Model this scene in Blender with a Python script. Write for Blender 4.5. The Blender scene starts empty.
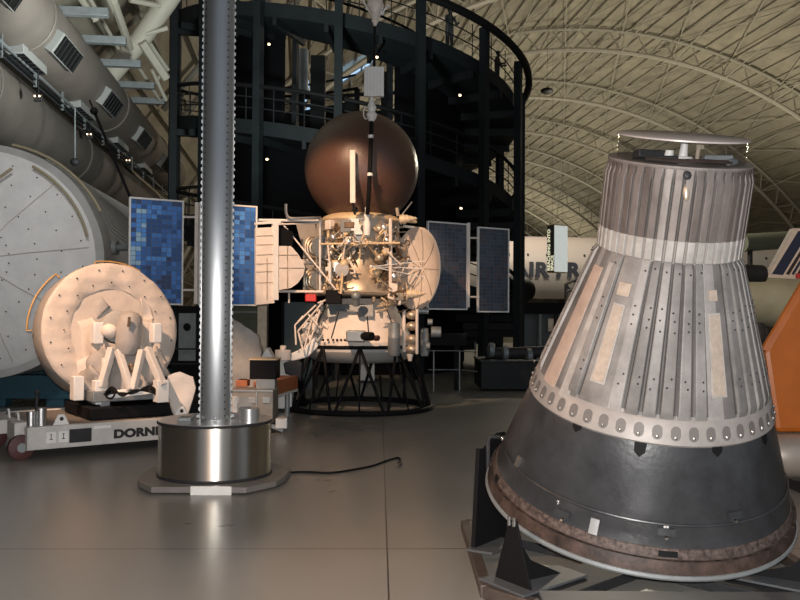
import bpy, bmesh, math, random
from mathutils import Vector, Matrix, Euler
random.seed(7)
S = bpy.context.scene
COL = S.collection
V = Vector
PI = math.pi
ZZ = Vector((0, 0, 1))
R = math.radians

# ------------------------------------------------------------------ camera
FP = 850.0
CAM = V((0, 0, 1.6))
pitch, roll = R(1.01), R(0.35)
_r = V((1, 0, 0)); FW = V((0, math.cos(pitch), math.sin(pitch))); _u = _r.cross(FW)
RT = math.cos(roll) * _r + math.sin(roll) * _u
UP = math.cos(roll) * _u - math.sin(roll) * _r
cd = bpy.data.cameras.new('camera'); cam = bpy.data.objects.new('camera', cd); COL.objects.link(cam)
cd.sensor_width = 36; cd.lens = FP / 800 * 36; cd.clip_end = 600; cd.clip_start = .05
cam.matrix_world = Matrix.Translation(CAM) @ Matrix((RT, UP, -FW)).transposed().to_4x4()
S.camera = cam

def ray(px, py): return FW + RT * ((px - 400) / FP) - UP * ((py - 300) / FP)
def at(px, py, Y):
    d = ray(px, py); return CAM + d * (Y / d.y)
def fl(px, py, z=0.0):
    d = ray(px, py); return CAM + d * ((z - CAM.z) / d.z)
def onplane(px, py, p, n):
    d = ray(px, py); return CAM + d * ((p - CAM).dot(n) / d.dot(n))
def proj(P):
    d = P - CAM; z = d.dot(FW); return 400 + FP * d.dot(RT) / z, 300 - FP * d.dot(UP) / z

# ------------------------------------------------------------------ materials
def mat(name, col, rough=.5, metal=0, var=.0, scale=6, bump=0, bscale=40, stretch=None, col2=None, emit=None, es=1, alpha=1, trans=0, spec=None, ior=None):
    m = bpy.data.materials.new(name); m.use_nodes = True
    nt = m.node_tree; b = nt.nodes['Principled BSDF']; L = nt.links
    b.inputs['Base Color'].default_value = (*col, 1); b.inputs['Roughness'].default_value = rough
    b.inputs['Metallic'].default_value = metal
    if spec is not None: b.inputs['Specular IOR Level'].default_value = spec
    if trans: b.inputs['Transmission Weight'].default_value = trans
    if ior: b.inputs['IOR'].default_value = ior
    if alpha < 1: b.inputs['Alpha'].default_value = alpha
    if emit: b.inputs['Emission Color'].default_value = (*emit, 1); b.inputs['Emission Strength'].default_value = es
    if var or bump or col2:
        tc = nt.nodes.new('ShaderNodeTexCoord'); mp = nt.nodes.new('ShaderNodeMapping')
        L.new(tc.outputs['Object'], mp.inputs[0])
        if stretch: mp.inputs['Scale'].default_value = stretch
    if var or col2:
        n = nt.nodes.new('ShaderNodeTexNoise'); n.inputs['Scale'].default_value = scale; n.inputs['Detail'].default_value = 6
        n.inputs['Roughness'].default_value = .65
        L.new(mp.outputs[0], n.inputs['Vector'])
        cr = nt.nodes.new('ShaderNodeValToRGB'); L.new(n.outputs[0], cr.inputs[0])
        a = col; c = col2 if col2 else col
        cr.color_ramp.elements[0].position = .32; cr.color_ramp.elements[1].position = .68
        cr.color_ramp.elements[0].color = (*[max(0, x * (1 - var)) for x in a], 1)
        cr.color_ramp.elements[1].color = (*[min(1, x * (1 + var)) for x in c], 1)
        L.new(cr.outputs[0], b.inputs['Base Color'])
    if bump:
        n2 = nt.nodes.new('ShaderNodeTexNoise'); n2.inputs['Scale'].default_value = bscale; n2.inputs['Detail'].default_value = 4
        L.new(mp.outputs[0], n2.inputs['Vector'])
        bp = nt.nodes.new('ShaderNodeBump'); bp.inputs['Strength'].default_value = bump; bp.inputs['Distance'].default_value = .03
        L.new(n2.outputs[0], bp.inputs['Height']); L.new(bp.outputs[0], b.inputs['Normal'])
    return m

M = {}
M['black'] = mat('black_paint', (.007, .007, .008), .65, spec=.12)
M['blacksteel'] = mat('black_steel', (.009, .011, .013), .6, 0, .2, 3, spec=.25)
M['charcoal'] = mat('charcoal', (.024, .024, .027), .55, 0, .25, 8, spec=.3)
M['towersteel'] = mat('tower_steel', (.0085, .0115, .0135), .65, 0, .25, 2, spec=.2)
M['greysteel'] = mat('grey_steel', (.22, .24, .25), .45, .3, .15, 5)
M['white'] = mat('white_paint', (.72, .71, .69), .5, 0, .06, 6)
M['cream'] = mat('cream_blanket', (.70, .625, .565), .6, 0, .07, 7, .35, 9)
M['blanket'] = mat('white_blanket', (.58, .55, .52), .7, 0, .10, 2.5, .55, 4)
M['greyblanket'] = mat('grey_blanket', (.34, .33, .31), .7, 0, .12, 4, .6, 6)
M['tan'] = mat('tan_metal', (.50, .42, .33), .38, .55, .2, 5)
M['gold'] = mat('gold_tan_paint', (.62, .48, .30), .5, .1, .1, 8)
M['darkgold'] = mat('dark_bronze', (.16, .11, .07), .4, .6, .4, 14)
M['steel'] = mat('polished_steel', (.62, .62, .61), .28, .8, .05, 4, stretch=(1, 1, .02))
M['alu'] = mat('dull_aluminium', (.55, .55, .55), .38, 1, .12, 9)
M['chrome'] = mat('chrome', (.75, .75, .75), .12, 1)
M['orange'] = mat('burnt_orange_paint', (.50, .13, .018), .35, 0, .12, 2.5)
M['brown'] = mat('brown_beam_paint', (.36, .115, .04), .5, 0, .15, 5)
M['teal'] = mat('teal_blue_paint', (.028, .085, .12), .5, 0, .15, 3)
M['olive'] = mat('olive_green_paint', (.24, .25, .19), .45, 0, .15, 1.5)
M['sphere'] = mat('brown_ablative_coating', (.095, .050, .036), .36, 0, .3, 60, .12, 160)
M['red'] = mat('red_paint', (.55, .03, .025), .45)
M['wheelred'] = mat('dark_red_rubber', (.065, .020, .019), .6, 0, .2, 10)
M['yellow'] = mat('yellow_rail_paint', (.42, .25, .08), .5)
M['glass'] = mat('clear_plastic', (.02, .02, .02), .04, 0, alpha=.13)
M['lamp'] = mat('lamp_glow', (1, .8, .5), .5, emit=(1, .72, .42), es=6)
M['skyglow'] = mat('daylit_window', (.3, .45, .6), .5, emit=(.42, .66, .95), es=.95)
M['ink'] = mat('black_lettering', (.012, .012, .014), .5)
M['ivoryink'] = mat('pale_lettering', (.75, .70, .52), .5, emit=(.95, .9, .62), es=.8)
M['greyvault'] = None

# ------------------------------------------------------------------ mesh builder
class MB:
    def __init__(s): s.v = []; s.f = []; s.m = []
    def add(s, vs, fs, mi=0):
        o = len(s.v); s.v += [V(x) for x in vs]; s.f += [tuple(i + o for i in f) for f in fs]; s.m += [mi] * len(fs); return s
    def box(s, c, d, rot=None, mi=0):
        c = V(c); hx, hy, hz = d[0] / 2, d[1] / 2, d[2] / 2
        p = [V((x, y, z)) for x in (-hx, hx) for y in (-hy, hy) for z in (-hz, hz)]
        if rot is not None: p = [rot @ q for q in p]
        return s.add([c + q for q in p], [(0, 1, 3, 2), (4, 6, 7, 5), (0, 4, 5, 1), (2, 3, 7, 6), (0, 2, 6, 4), (1, 5, 7, 3)], mi)
    def beam(s, a, b, w, h=None, mi=0, up=V((0, 0, 1))):
        a, b = V(a), V(b); h = h or w; d = (b - a).normalized()
        x = d.cross(up)
        if x.length < 1e-4: x = d.cross(V((0, 1, 0)))
        x.normalize(); y = x.cross(d)
        p = [e + x * sx * w / 2 + y * sy * h / 2 for e in (a, b) for sx, sy in ((-1, -1), (1, -1), (1, 1), (-1, 1))]
        return s.add(p, [(0, 1, 2, 3), (7, 6, 5, 4), (0, 4, 5, 1), (1, 5, 6, 2), (2, 6, 7, 3), (3, 7, 4, 0)], mi)
    def tube(s, pts, r, n=8, mi=0, closed=False):
        pts = [V(p) for p in pts]; N = len(pts); vs = []; fs = []
        x = None
        for i, p in enumerate(pts):
            if closed: d = pts[(i + 1) % N] - pts[i - 1]
            else: d = pts[min(i + 1, N - 1)] - pts[max(i - 1, 0)]
            d.normalize()
            if x is None:
                x = d.cross(V((0, 0, 1)))
                if x.length < .05: x = d.cross(V((0, 1, 0)))
            x = x - d * x.dot(d); x.normalize(); y = d.cross(x)
            rr = r[i] if isinstance(r, (list, tuple)) else r
            vs += [p + (x * math.cos(2 * PI * k / n) + y * math.sin(2 * PI * k / n)) * rr for k in range(n)]
        for i in range(N if closed else N - 1):
            j = (i + 1) % N
            for k in range(n):
                l = (k + 1) % n; fs.append((i * n + k, i * n + l, j * n + l, j * n + k))
        if not closed: fs += [tuple(range(n))[::-1], tuple((N - 1) * n + k for k in range(n))]
        return s.add(vs, fs, mi)
    def lathe(s, prof, o=(0, 0, 0), ax=(0, 0, 1), n=32, mi=0, rmod=None, a0=0, a1=2 * PI, e1=None):
        o, ax = V(o), V(ax).normalized()
        if e1 is None:
            e1 = ax.cross(V((0, 1, 0)))
            if e1.length < 1e-3: e1 = ax.cross(V((1, 0, 0)))
        e1 = V(e1).normalized(); e2 = ax.cross(e1)
        full = abs(a1 - a0 - 2 * PI) < 1e-6; nn = n if full else n + 1; vs = []; fs = []
        for r, h in prof:
            for k in range(nn):
                t = a0 + (a1 - a0) * k / n; q = r + (rmod(t, h) if rmod else 0)
                vs.append(o + ax * h + (e1 * math.cos(t) + e2 * math.sin(t)) * q)
        for i in range(len(prof) - 1):
            for k in range(n):
                l = (k + 1) % nn; fs.append((i * nn + k, i * nn + l, (i + 1) * nn + l, (i + 1) * nn + k))
        if full:
            if prof[0][0] > 1e-4: fs.append(tuple(range(n))[::-1])
            if prof[-1][0] > 1e-4: fs.append(tuple((len(prof) - 1) * n + k for k in range(n)))
        return s.add(vs, fs, mi)
    def cyl(s, a, b, r, r2=None, n=16, mi=0):
        a, b = V(a), V(b); h = (b - a).length
        return s.lathe([(r, 0), (r if r2 is None else r2, h)], a, b - a, n, mi)
    def ball(s, c, r, n=16, mi=0, sc=None, rot=None):
        vs = []; fs = []; m = n // 2
        for i in range(m + 1):
            for k in range(n):
                a = PI * i / m; t = 2 * PI * k / n
                q = V((math.sin(a) * math.cos(t), math.sin(a) * math.sin(t), math.cos(a))) * r
                if sc: q = V((q.x * sc[0], q.y * sc[1], q.z * sc[2]))
                if rot is not None: q = rot @ q
                vs.append(V(c) + q)
        for i in range(m):
            for k in range(n):
                l = (k + 1) % n; fs.append((i * n + k, (i + 1) * n + k, (i + 1) * n + l, i * n + l))
        return s.add(vs, fs, mi)
    def prism(s, poly, ext, mi=0):
        p = [V(q) for q in poly]; e = V(ext); n = len(p)
        return s.add(p + [q + e for q in p], [tuple(range(n))[::-1], tuple(range(n, 2 * n))] + [(i, (i + 1) % n, n + (i + 1) % n, n + i) for i in range(n)], mi)
    def build(s, name, m, parent=None, smooth=True, bev=0, label=None, jitter=0, ang=35):
        base = V((0, 0, 0)); p = parent
        while p is not None: base = base + p.location; p = p.parent
        me = bpy.data.meshes.new(name)
        vs = [v - base for v in s.v]
        if jitter: vs = [v + V((random.uniform(-1, 1), random.uniform(-1, 1), random.uniform(-1, 1))) * jitter for v in vs]
        me.from_pydata(vs, [], s.f); me.update()
        ms = m if isinstance(m, (list, tuple)) else [m]
        for x in ms: me.materials.append(x)
        if len(ms) > 1: me.polygons.foreach_set('material_index', s.m)
        bm = bmesh.new(); bm.from_mesh(me)
        bmesh.ops.remove_doubles(bm, verts=bm.verts, dist=1e-5)
        bmesh.ops.recalc_face_normals(bm, faces=bm.faces); bm.to_mesh(me); bm.free()
        if smooth:
            me.polygons.foreach_set('use_smooth', [True] * len(me.polygons)); me.set_sharp_from_angle(angle=R(ang))
        o = bpy.data.objects.new(name, me); COL.objects.link(o); o.parent = parent
        if bev:
            b = o.modifiers.new('bevel', 'BEVEL'); b.width = bev; b.segments = 2; b.limit_method = 'ANGLE'
        if label: o['label'] = label
        return o

def tag(o, label=None, cat=None, group=None, kind=None):
    if label: o['label'] = label
    if cat: o['category'] = cat
    if group: o['group'] = group
    if kind: o['kind'] = kind
    return o
def empty(name, loc, label, cat, group=None):
    o = bpy.data.objects.new(name, None); COL.objects.link(o); o.location = loc; o.empty_display_size = .2
    return tag(o, label, cat, group)
def struct(o): o['kind'] = 'structure'; return o
def kids(o): return [c for c in bpy.data.objects if c.parent == o]
def copy_tree(o, parent=None):
    c = o.copy(); COL.objects.link(c)
    if parent: c.parent = parent
    for ch in kids(o): copy_tree(ch, c)
    return c
def text(name, body, size, loc, xdir, ydir, m, parent, ext=.002, label=None, bold=0, spacing=1, align='LEFT', xs=1):
    c = bpy.data.curves.new(name, 'FONT'); c.body = body; c.size = size; c.extrude = ext; c.offset = bold; c.space_character = spacing; c.align_x = align
    t = bpy.data.objects.new('tmp', c); COL.objects.link(t)
    dg = bpy.context.evaluated_depsgraph_get(); me = bpy.data.meshes.new_from_object(t.evaluated_get(dg))
    bpy.data.objects.remove(t)
    x = V(xdir).normalized(); y = V(ydir); y = (y - x * y.dot(x)).normalized(); z = x.cross(y)
    mt = Matrix((x, y, z)).transposed()
    base = V((0, 0, 0)); p = parent
    while p is not None: base = base + p.location; p = p.parent
    for v in me.vertices: v.co = V(loc) - base + mt @ V((v.co.x * xs, v.co.y, v.co.z))
    me.materials.clear(); me.materials.append(m); me.name = name
    o = bpy.data.objects.new(name, me); COL.objects.link(o); o.parent = parent
    if label: o['label'] = label
    return o

exec_parts = []
# ================================================================== the hangar
YAW = R(6.7)
LA = V((math.cos(YAW), math.sin(YAW), 0)); AX = V((-math.sin(YAW), math.cos(YAW), 0))
def H(u, v, z): return LA * u + AX * v + V((0, 0, z))
VR, VU, VZ = 34.0, 22.0, 1.6 + 22.0 - 34.0
T0, T1 = math.acos((0 - VZ) / VR), -math.acos((0 - VZ) / VR)      # left / right springing
def vault(t, v, r=VR): return H(VU - r * math.sin(t), v, VZ + r * math.cos(t))

# floor material: sealed grey concrete with sawn joints
def floor_mat():
    m = bpy.data.materials.new('polished_concrete'); m.use_nodes = True
    nt = m.node_tree; b = nt.nodes['Principled BSDF']; L = nt.links
    tc = nt.nodes.new('ShaderNodeTexCoord'); mp = nt.nodes.new('ShaderNodeMapping'); L.new(tc.outputs['Object'], mp.inputs[0])
    mp.inputs['Rotation'].default_value = (0, 0, R(-1.4))
    n = nt.nodes.new('ShaderNodeTexNoise'); n.inputs['Scale'].default_value = .7; n.inputs['Detail'].default_value = 5; n.inputs['Roughness'].default_value = .5
    L.new(mp.outputs[0], n.inputs['Vector'])
    cr = nt.nodes.new('ShaderNodeValToRGB'); L.new(n.outputs[0], cr.inputs[0])
    cr.color_ramp.elements[0].position = .3; cr.color_ramp.elements[1].position = .72
    cr.color_ramp.elements[0].color = (.205, .20, .185, 1); cr.color_ramp.elements[1].color = (.25, .243, .224, 1)
    sx = nt.nodes.new('ShaderNodeSeparateXYZ'); L.new(mp.outputs[0], sx.inputs[0])
    def line(sock, off, per, w):
        a = nt.nodes.new('ShaderNodeMath'); a.operation = 'ADD'; a.inputs[1].default_value = off + 1000 * per; L.new(sock, a.inputs[0])
        q = nt.nodes.new('ShaderNodeMath'); q.operation = 'MODULO'; q.inputs[1].default_value = per; L.new(a.outputs[0], q.inputs[0])
        c = nt.nodes.new('ShaderNodeMath'); c.operation = 'LESS_THAN'; c.inputs[1].default_value = w; L.new(q.outputs[0], c.inputs[0]); return c
    l1 = line(sx.outputs['X'], -.06, 6.1, .010); l2 = line(sx.outputs['Y'], -5.84, 6.1, .014)
    mx = nt.nodes.new('ShaderNodeMath'); mx.operation = 'MAXIMUM'; L.new(l1.outputs[0], mx.inputs[0]); L.new(l2.outputs[0], mx.inputs[1])
    mix = nt.nodes.new('ShaderNodeMix'); mix.data_type = 'RGBA'; L.new(mx.outputs[0], mix.inputs[0]); L.new(cr.outputs[0], mix.inputs[6]); mix.inputs[7].default_value = (.03, .028, .025, 1)
    L.new(mix.outputs[2], b.inputs['Base Color'])
    rr = nt.nodes.new('ShaderNodeMapRange'); L.new(n.outputs[0], rr.inputs[0]); rr.inputs[3].default_value = .24; rr.inputs[4].default_value = .34
    L.new(rr.outputs[0], b.inputs['Roughness'])
    return m
M['floor'] = floor_mat()
mb = MB(); mb.add([H(-14, -8, 0), H(56, -8, 0), H(56, 170, 0), H(-14, 170, 0)], [(0, 1, 2, 3)])
struct(mb.build('floor', M['floor'], smooth=False))

M['roof'] = mat('cream_roof_panels', (.36, .325, .255), .85, 0, .22, 1.3, .25, 3, stretch=(.6, .25, 1))
M['truss'] = mat('cream_truss_paint', (.46, .43, .36), .6)
M['roofrib'] = mat('grey_roof_purlin', (.36, .335, .27), .7)
NT = 64
mb = MB(); vs = []; fs = []
for i in range(NT + 1):
    t = T0 + (T1 - T0) * i / NT
    vs += [vault(t, -8), vault(t, 170)]
fs = [(2 * i, 2 * i + 1, 2 * i + 3, 2 * i + 2) for i in range(NT)]
mb.add(vs, fs); struct(mb.build('ceiling', M['roof'], ang=80))
mb = MB()
vs = [vault(T0 + (T1 - T0) * i / NT, 169.5) for i in range(NT + 1)]
mb.add(vs, [tuple(range(NT + 1))]); struct(mb.build('wall_back', mat('back_wall_panels', (.30, .29, .26), .8, 0, .2, .3), smooth=False))
# purlins: one run every 2.1 degrees
mb = MB(); k = 0
t = T0 - .02
while t > T1:
    mb.beam(vault(t, 12, VR - .12), vault(t, 168, VR - .12), 0.09, .13, up=(vault(t, 0, VR) - vault(t, 0, 0)).normalized())
    t -= R(2.1)
struct(mb.build('trim_1', M['roofrib'], smooth=False))
# arched trusses
vs_arch = [5, 19, 33.5, 47.7, 62, 76.3, 90.5, 104.8, 119, 133.3, 147.5]
DEP = 1.55
nt_ = 2
for v in vs_arch:
    mb = MB(); nt_ += 1
    N = 76
    TA = T0 if v > 40 else math.acos((9.6 - VZ) / VR)
    if v < 40: N = 60
    top = [vault(TA + (T1 - TA) * i / N, v, VR - .25) for i in range(N + 1)]
    bot = [vault(TA + (T1 - TA) * i / N, v + .0, VR - .25 - DEP * (1 if v > 40 else .5)) for i in range(N + 1)]
    mb.tube(top, .14, 6); mb.tube(bot, .17, 6)
    for i in range(0, N - 1, 2):
        mb.tube([bot[i], top[i + 1]], .055, 5); mb.tube([top[i + 1], bot[i + 2]], .055, 5)
    struct(mb.build('trim_%d' % nt_, M['truss']))
# wind bracing rods between neighbouring trusses
mb = MB(); rnd = random.Random(3)
for a, b in zip(vs_arch[:-1], vs_arch[1:]):
    N = 19
    for i in range(0 if a > 40 else 4, N):
        t = T0 + (T1 - T0) * i / N; t2 = T0 + (T1 - T0) * (i + 1) / N
        mb.tube([vault(t, a, VR - .3), vault(t2, b, VR - .3)], .045, 5)
        mb.tube([vault(t2, a, VR - .3), vault(t, b, VR - .3)], .045, 5)
        m_ = (a + b) / 2
        mb.tube([vault(t, a, VR - 1.8), vault(t, m_, VR - .3)], .05, 5); mb.tube([vault(t, b, VR - 1.8), vault(t, m_, VR - .3)], .05, 5)
nt_ += 1; struct(mb.build('trim_%d' % nt_, M['truss']))
# side daylight strip, far right, and small end-wall windows
def window(n, u, v, z, w, h, cols=3, rows=2):
    f = MB(); c = H(u, v, z)
    for i in range(cols + 1): f.beam(c + LA * (w * (i / cols - .5)) - V((0, 0, h / 2)), c + LA * (w * (i / cols - .5)) + V((0, 0, h / 2)), .12)
    for j in range(rows + 1): f.beam(c - LA * w / 2 + V((0, 0, h * (j / rows - .5))), c + LA * w / 2 + V((0, 0, h * (j / rows - .5))), .12)
    o = struct(f.build('window_%d' % n, M['greysteel'], smooth=False))
    p = MB(); p.box(c + AX * .08, (w, .05, h), Matrix.Rotation(YAW, 3, 'Z')); p.build('pane', M['skyglow'], o, smooth=False)
def skylight(n, ta, tb, v0, v1, bars=3):
    o = MB(); r = VR - .3
    for i in range(bars + 1):
        t = ta + (tb - ta) * i / bars; o.beam(vault(t, v0, r), vault(t, v1, r), .1)
    for i in range(3):
        v = v0 + (v1 - v0) * i / 2; o.beam(vault(ta, v, r), vault(tb, v, r), .1)
    f = struct(o.build('window_%d' % n, M['greysteel'], smooth=False))
    p = MB(); p.add([vault(ta, v0, r + .06), vault(tb, v0, r + .06), vault(tb, v1, r + .06), vault(ta, v1, r + .06)], [(0, 1, 2, 3)])
    p.build('pane', M['skyglow'], f, smooth=False)
def tu(u): return math.asin((VU - u) / VR)
skylight(1, tu(-.6), tu(1.1), 50, 60.5, 3)
skylight(2, tu(2.2), tu(4.6), 54.5, 57, 3)
skylight(3, -math.acos((7.3 - VZ) / VR), -math.acos((9.0 - VZ) / VR), 84, 100, 3)

# ---- ventilation ducts along the near left side
M['duct'] = mat('beige_duct_paint', (.150, .128, .113), .6, 0, .12, 1.2)
M['duct2'] = mat('dim_beige_duct_paint', (.125, .108, .095), .7, 0, .15, 1.2)
def duct_thing(u, z, r, v0, v1, m, label):
    t = empty('ventilation_duct', H(u, v0, z), label, 'duct', 'ventilation ducts')
    mb = MB(); mb.cyl(H(u, v0, z), H(u, v1, z), r, n=40); mb.build('duct_tube', m, t)
    v = v0 + .9
    while v < v1:
        f = MB(); a = [H(u + (r + .005) * math.cos(q * PI / 24), v, z + (r + .005) * math.sin(q * PI / 24)) for q in range(48)]
        f.tube(a, .03, 6, closed=True); f.build('seam_flange', M['white'] if False else m, t); v += 7.1
    return t
d1 = duct_thing(-5.5, 7.36, .75, 9, 36, M['duct'], 'upper beige round duct with grille outlets high by the left wall')
d2 = duct_thing(-6.55, 6.0, .84, 9, 36, M['duct2'], 'lower dim brownish round duct below the grille duct, above the white module')
M['grille'] = mat('dark_grille', (.008, .008, .008), .7, spec=.1)
M['greywhite'] = mat('grille_white_paint', (.27, .27, .265), .6)
def grille(u, z, r, v, ang):
    d = LA * math.cos(ang) + V((0, 0, math.sin(ang))); s = AX.cross(d)
    rot = Matrix((AX, s, d)).transposed()
    c = H(u, v, z) + d * (r + .02)
    f = MB(); f.box(c, (1.5, .46, .22), rot); g = f.build('grille_box', M['duct'] if False else M['greywhite'], d1, bev=.01)
    q = MB()
    q.box(c + d * .106 + AX * .03, (1.40, .42, .02), rot)
    q.build('grille_face', M['grille'], g, smooth=False)
    q = MB()
    for i in range(6): q.box(c + d * .122 + AX * (.03 - .6 + i * .24), (.03, .42, .02), rot)
    q.build('grille_blade', M['charcoal'], g, smooth=False)
for v in (14.3, 18, 22.2, 26.6, 31): grille(-5.5, 7.36, .75, v, R(-46 + 14))
for v in (17.4, 21.6, 25.8, 30): grille(-5.5, 7.36, .75, v, R(-46 - 40))
# bracket arms on the duct
for v in (17.9, 19.7, 21.5, 23.5, 25.2):
    b = MB(); b.box(H(-4.45, v, 7.75), (1.0, .18, .17), Matrix.Rotation(YAW, 3, 'Z')); b.build('bracket_arm', M['greysteel'], d1, bev=.01)
# service rail under the duct with three small lamps
t = empty('service_rail', H(-5.45, 9, 6.4), 'pair of thin dark service pipes running under the grille duct', 'pipe')
for dz, m, r in ((0, 'blacksteel', .028), (.14, 'greysteel', .032), (-.1, 'charcoal', .024)):
    mb = MB(); mb.tube([H(-5.4, 9, 6.35 + dz), H(-5.4, 36, 6.35 + dz)], r, 8); mb.build('pipe', M[m], t)
for v in range(10, 36, 2):
    mb = MB(); mb.beam(H(-5.4, v, 6.2), H(-5.4, v, 6.75), .05); mb.build('hanger', M['greysteel'], t, smooth=False)
lamps = [(37, 97, 17.0), (89, 135, 21.5), (128, 161, 26)]
for i, (px, py, Y) in enumerate(lamps):
    p = at(px, py, Y)
    t = empty('wall_lamp', p, ['small glowing twin lamp nearest, left of the dangling boom', 'small glowing twin lamp, second along the duct', 'small glowing twin lamp farthest along the duct'][i], 'lamp', 'twin lamps under the duct')
    b = MB(); b.box(p + V((0, .06, 0)), (.16, .06, .16)); b.build('housing', M['charcoal'], t, bev=.01)
    for dx in (-.045, .045):
        b = MB(); b.ball(p + V((dx, -.0, .02)), .018, 10); b.build('bulb', M['lamp'], t)
    b = MB(); b.tube([p + V((0, .08, 0)), p + V((-.05, .1, 1.2))], .012, 6); b.build('stem', M['charcoal'], t)
# pendant
p = at(75, 162, 18)
t = empty('pendant_speaker', p, 'small dark speaker hanging on a thin white cord above the white module', 'speaker')
b = MB(); b.ball(p, .10, 14, sc=(1, 1, .85)); b.build('speaker_body', M['charcoal'], t)
b = MB(); b.tube([p + V((0, 0, .08)), at(75, 108, 18)], .014, 6); b.build('cord', M['greysteel'], t)
# big pale structural pipe and bracing at upper left
mb = MB(); mb.tube([at(104, 82, 22.5), at(140, 40, 22), at(186, -26, 21.5)], .26, 24)
nt_ += 1; struct(mb.build('trim_%d' % nt_, M['truss']))
mb = MB()
for a, b, r in (((106, -6, 21), (118, 24, 24), .05), ((86, -8, 22), (118, 48, 25), .05), ((113, 0, 22), (130, 48, 25), .10), ((142, 42, 25), (166, 78, 26), .12), ((146, 38, 26), (168, 70, 27), .06),
                ((146, 34, 25), (168, 28, 25), .06), ((130, 0, 24), (170, 8, 25), .07), ((152, 70, 26), (166, 100, 27), .05), ((134, 60, 26), (160, 100, 28), .05), ((152, 88, 28), (167, 66, 28), .05),
                ((60, 20, 24), (78, 45, 25), .05), ((78, -5, 22), (96, 20, 22), .08)):
    mb.tube([at(a[0], a[1], a[2] * .87), at(b[0], b[1], b[2] * .87)], r, 8)
nt_ += 1; struct(mb.build('trim_%d' % nt_, M['truss']))

# ---- dark hanging lamp under the roof
p = at(547, 91, 40)
t = empty('hanging_spotlight', p, 'small black spotlight hanging high under the roof beside the tower', 'lamp')
b = MB(); b.ball(p, .26, 14, sc=(1.2, 1, .6)); b.build('lamp_head', M['black'], t)
b = MB(); b.tube([p, p + V((.1, 0, 9.5))], .006, 6); b.build('cable', M['charcoal'], t)

# ================================================================== observation tower: double helical ramp
TC = at(348, 315, 26.0); TC.z = 0
TX, TY = TC.x, TC.y
def tp(phi, r, z): return V((TX + r * math.sin(R(phi)), TY - r * math.cos(R(phi)), z))
tw = empty('ramp_tower', TC, 'dark steel round tower with spiral viewing ramps behind the space probe', 'tower')
levels = [(9.08, -84, 180), (6.08, -180, 180), (3.08, -180, 180)]
RO, RI = 5.15, 3.4
FH = .36
for z0, a, b in levels:
    N = 72; zz = lambda f: z0 - f / 60
    mb = MB(); vs = []; fs = []
    for i in range(N + 1):
        f = a + (b - a) * i / N; z = zz(f)
        vs += [tp(f, RI, z - FH), tp(f, RO, z - FH), tp(f, RO, z), tp(f, RI, z)]
    for i in range(N):
        for k in range(4): fs.append((4 * i + k, 4 * i + (k + 1) % 4, 4 * i + 4 + (k + 1) % 4, 4 * i + 4 + k))
    mb.add(vs, fs); mb.build('ramp', M['towersteel'], tw)
    h = MB(); h.tube([tp(a + (b - a) * i / N, RO + (.3 if z0 > 9 else 0), zz(a + (b - a) * i / N) + .86) for i in range(N + 1)], .11 if z0 > 9 else .055, 8); h.build('handrail', M['black'], tw)
    h = MB(); h.tube([tp(a + (b - a) * i / N, RI, zz(a + (b - a) * i / N) + .86) for i in range(N + 1)], .04, 6); h.build('inner_handrail', M['black'], tw)
    for j in (.3, .58):
        h = MB(); h.tube([tp(a + (b - a) * i / N, RO, zz(a + (b - a) * i / N) + j) for i in range(N + 1)], .018, 5); h.build('rail', M['blacksteel'], tw)
    for f in range(int(a), int(b), 9):
        h = MB(); h.tube([tp(f, RO, zz(f)), tp(f, RO, zz(f) + .86)], .014, 5); h.build('baluster', M['blacksteel'], tw)
    for f in range(int(a) + 6, int(b), 15):          # radial joists under the ramp
        h = MB(); h.beam(tp(f, RI, zz(f) - .45), tp(f, RO, zz(f) - .45), .1, .2); h.build('joist', M['blacksteel'], tw, smooth=False)
for k in range(16):
    f = -180 + 22.5 * k + .5
    if k == 6: f = -42.4
    ztop = (9.08 - f / 60 + .86) if -90 < f else (6.08 - f / 60 + .86)
    h = MB(); h.beam(tp(f, RO + .14, 0), tp(f, RO + .14, ztop), .2, .2, up=V((math.sin(R(f)), -math.cos(R(f)), 0))); h.build('column', M['towersteel'], tw, smooth=False)
for f in (22, 68, 112, 158, -22, -68, -112, -158):
    h = MB(); h.beam(tp(f, RI, 0), tp(f, RI, 9.0 if f < 30 else 8.2), .14, .14, up=V((math.sin(R(f)), -math.cos(R(f)), 0))); h.build('inner_column', M['blacksteel'], tw, smooth=False)
M['darkfill'] = mat('tower_dark_fill', (.005, .005, .006), .95, spec=.05)  # for added black walls that stand in for the dark between the ramps
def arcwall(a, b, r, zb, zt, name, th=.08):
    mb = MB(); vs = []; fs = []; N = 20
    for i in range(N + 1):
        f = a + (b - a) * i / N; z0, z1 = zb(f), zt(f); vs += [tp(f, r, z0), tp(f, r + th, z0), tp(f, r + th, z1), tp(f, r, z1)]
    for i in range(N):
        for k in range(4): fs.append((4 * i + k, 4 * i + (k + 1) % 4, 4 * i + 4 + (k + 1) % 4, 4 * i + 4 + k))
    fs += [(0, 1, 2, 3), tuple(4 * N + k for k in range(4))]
    mb.add(vs, fs); return mb.build(name, M['darkfill'], tw)
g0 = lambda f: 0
arcwall(24, 100, 3.44, g0, lambda f: 9.08 - f / 60 - FH + .06, 'dark_fill_wall')
arcwall(-112, -84, 3.44, lambda f: 5.9, lambda f: 9.7, 'dark_fill_wall')
arcwall(-84, -27, 3.44, g0, lambda f: 9.08 - f / 60 - FH + .06, 'dark_fill_wall')
arcwall(-27, 24, 3.44, g0, lambda f: 6.08 - f / 60 + .02, 'dark_fill_wall')
arcwall(100, 180, 3.44, g0, lambda f: 5.2, 'dark_fill_wall'); arcwall(-180, -84, 3.44, g0, lambda f: 5.2, 'dark_fill_wall')
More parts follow.
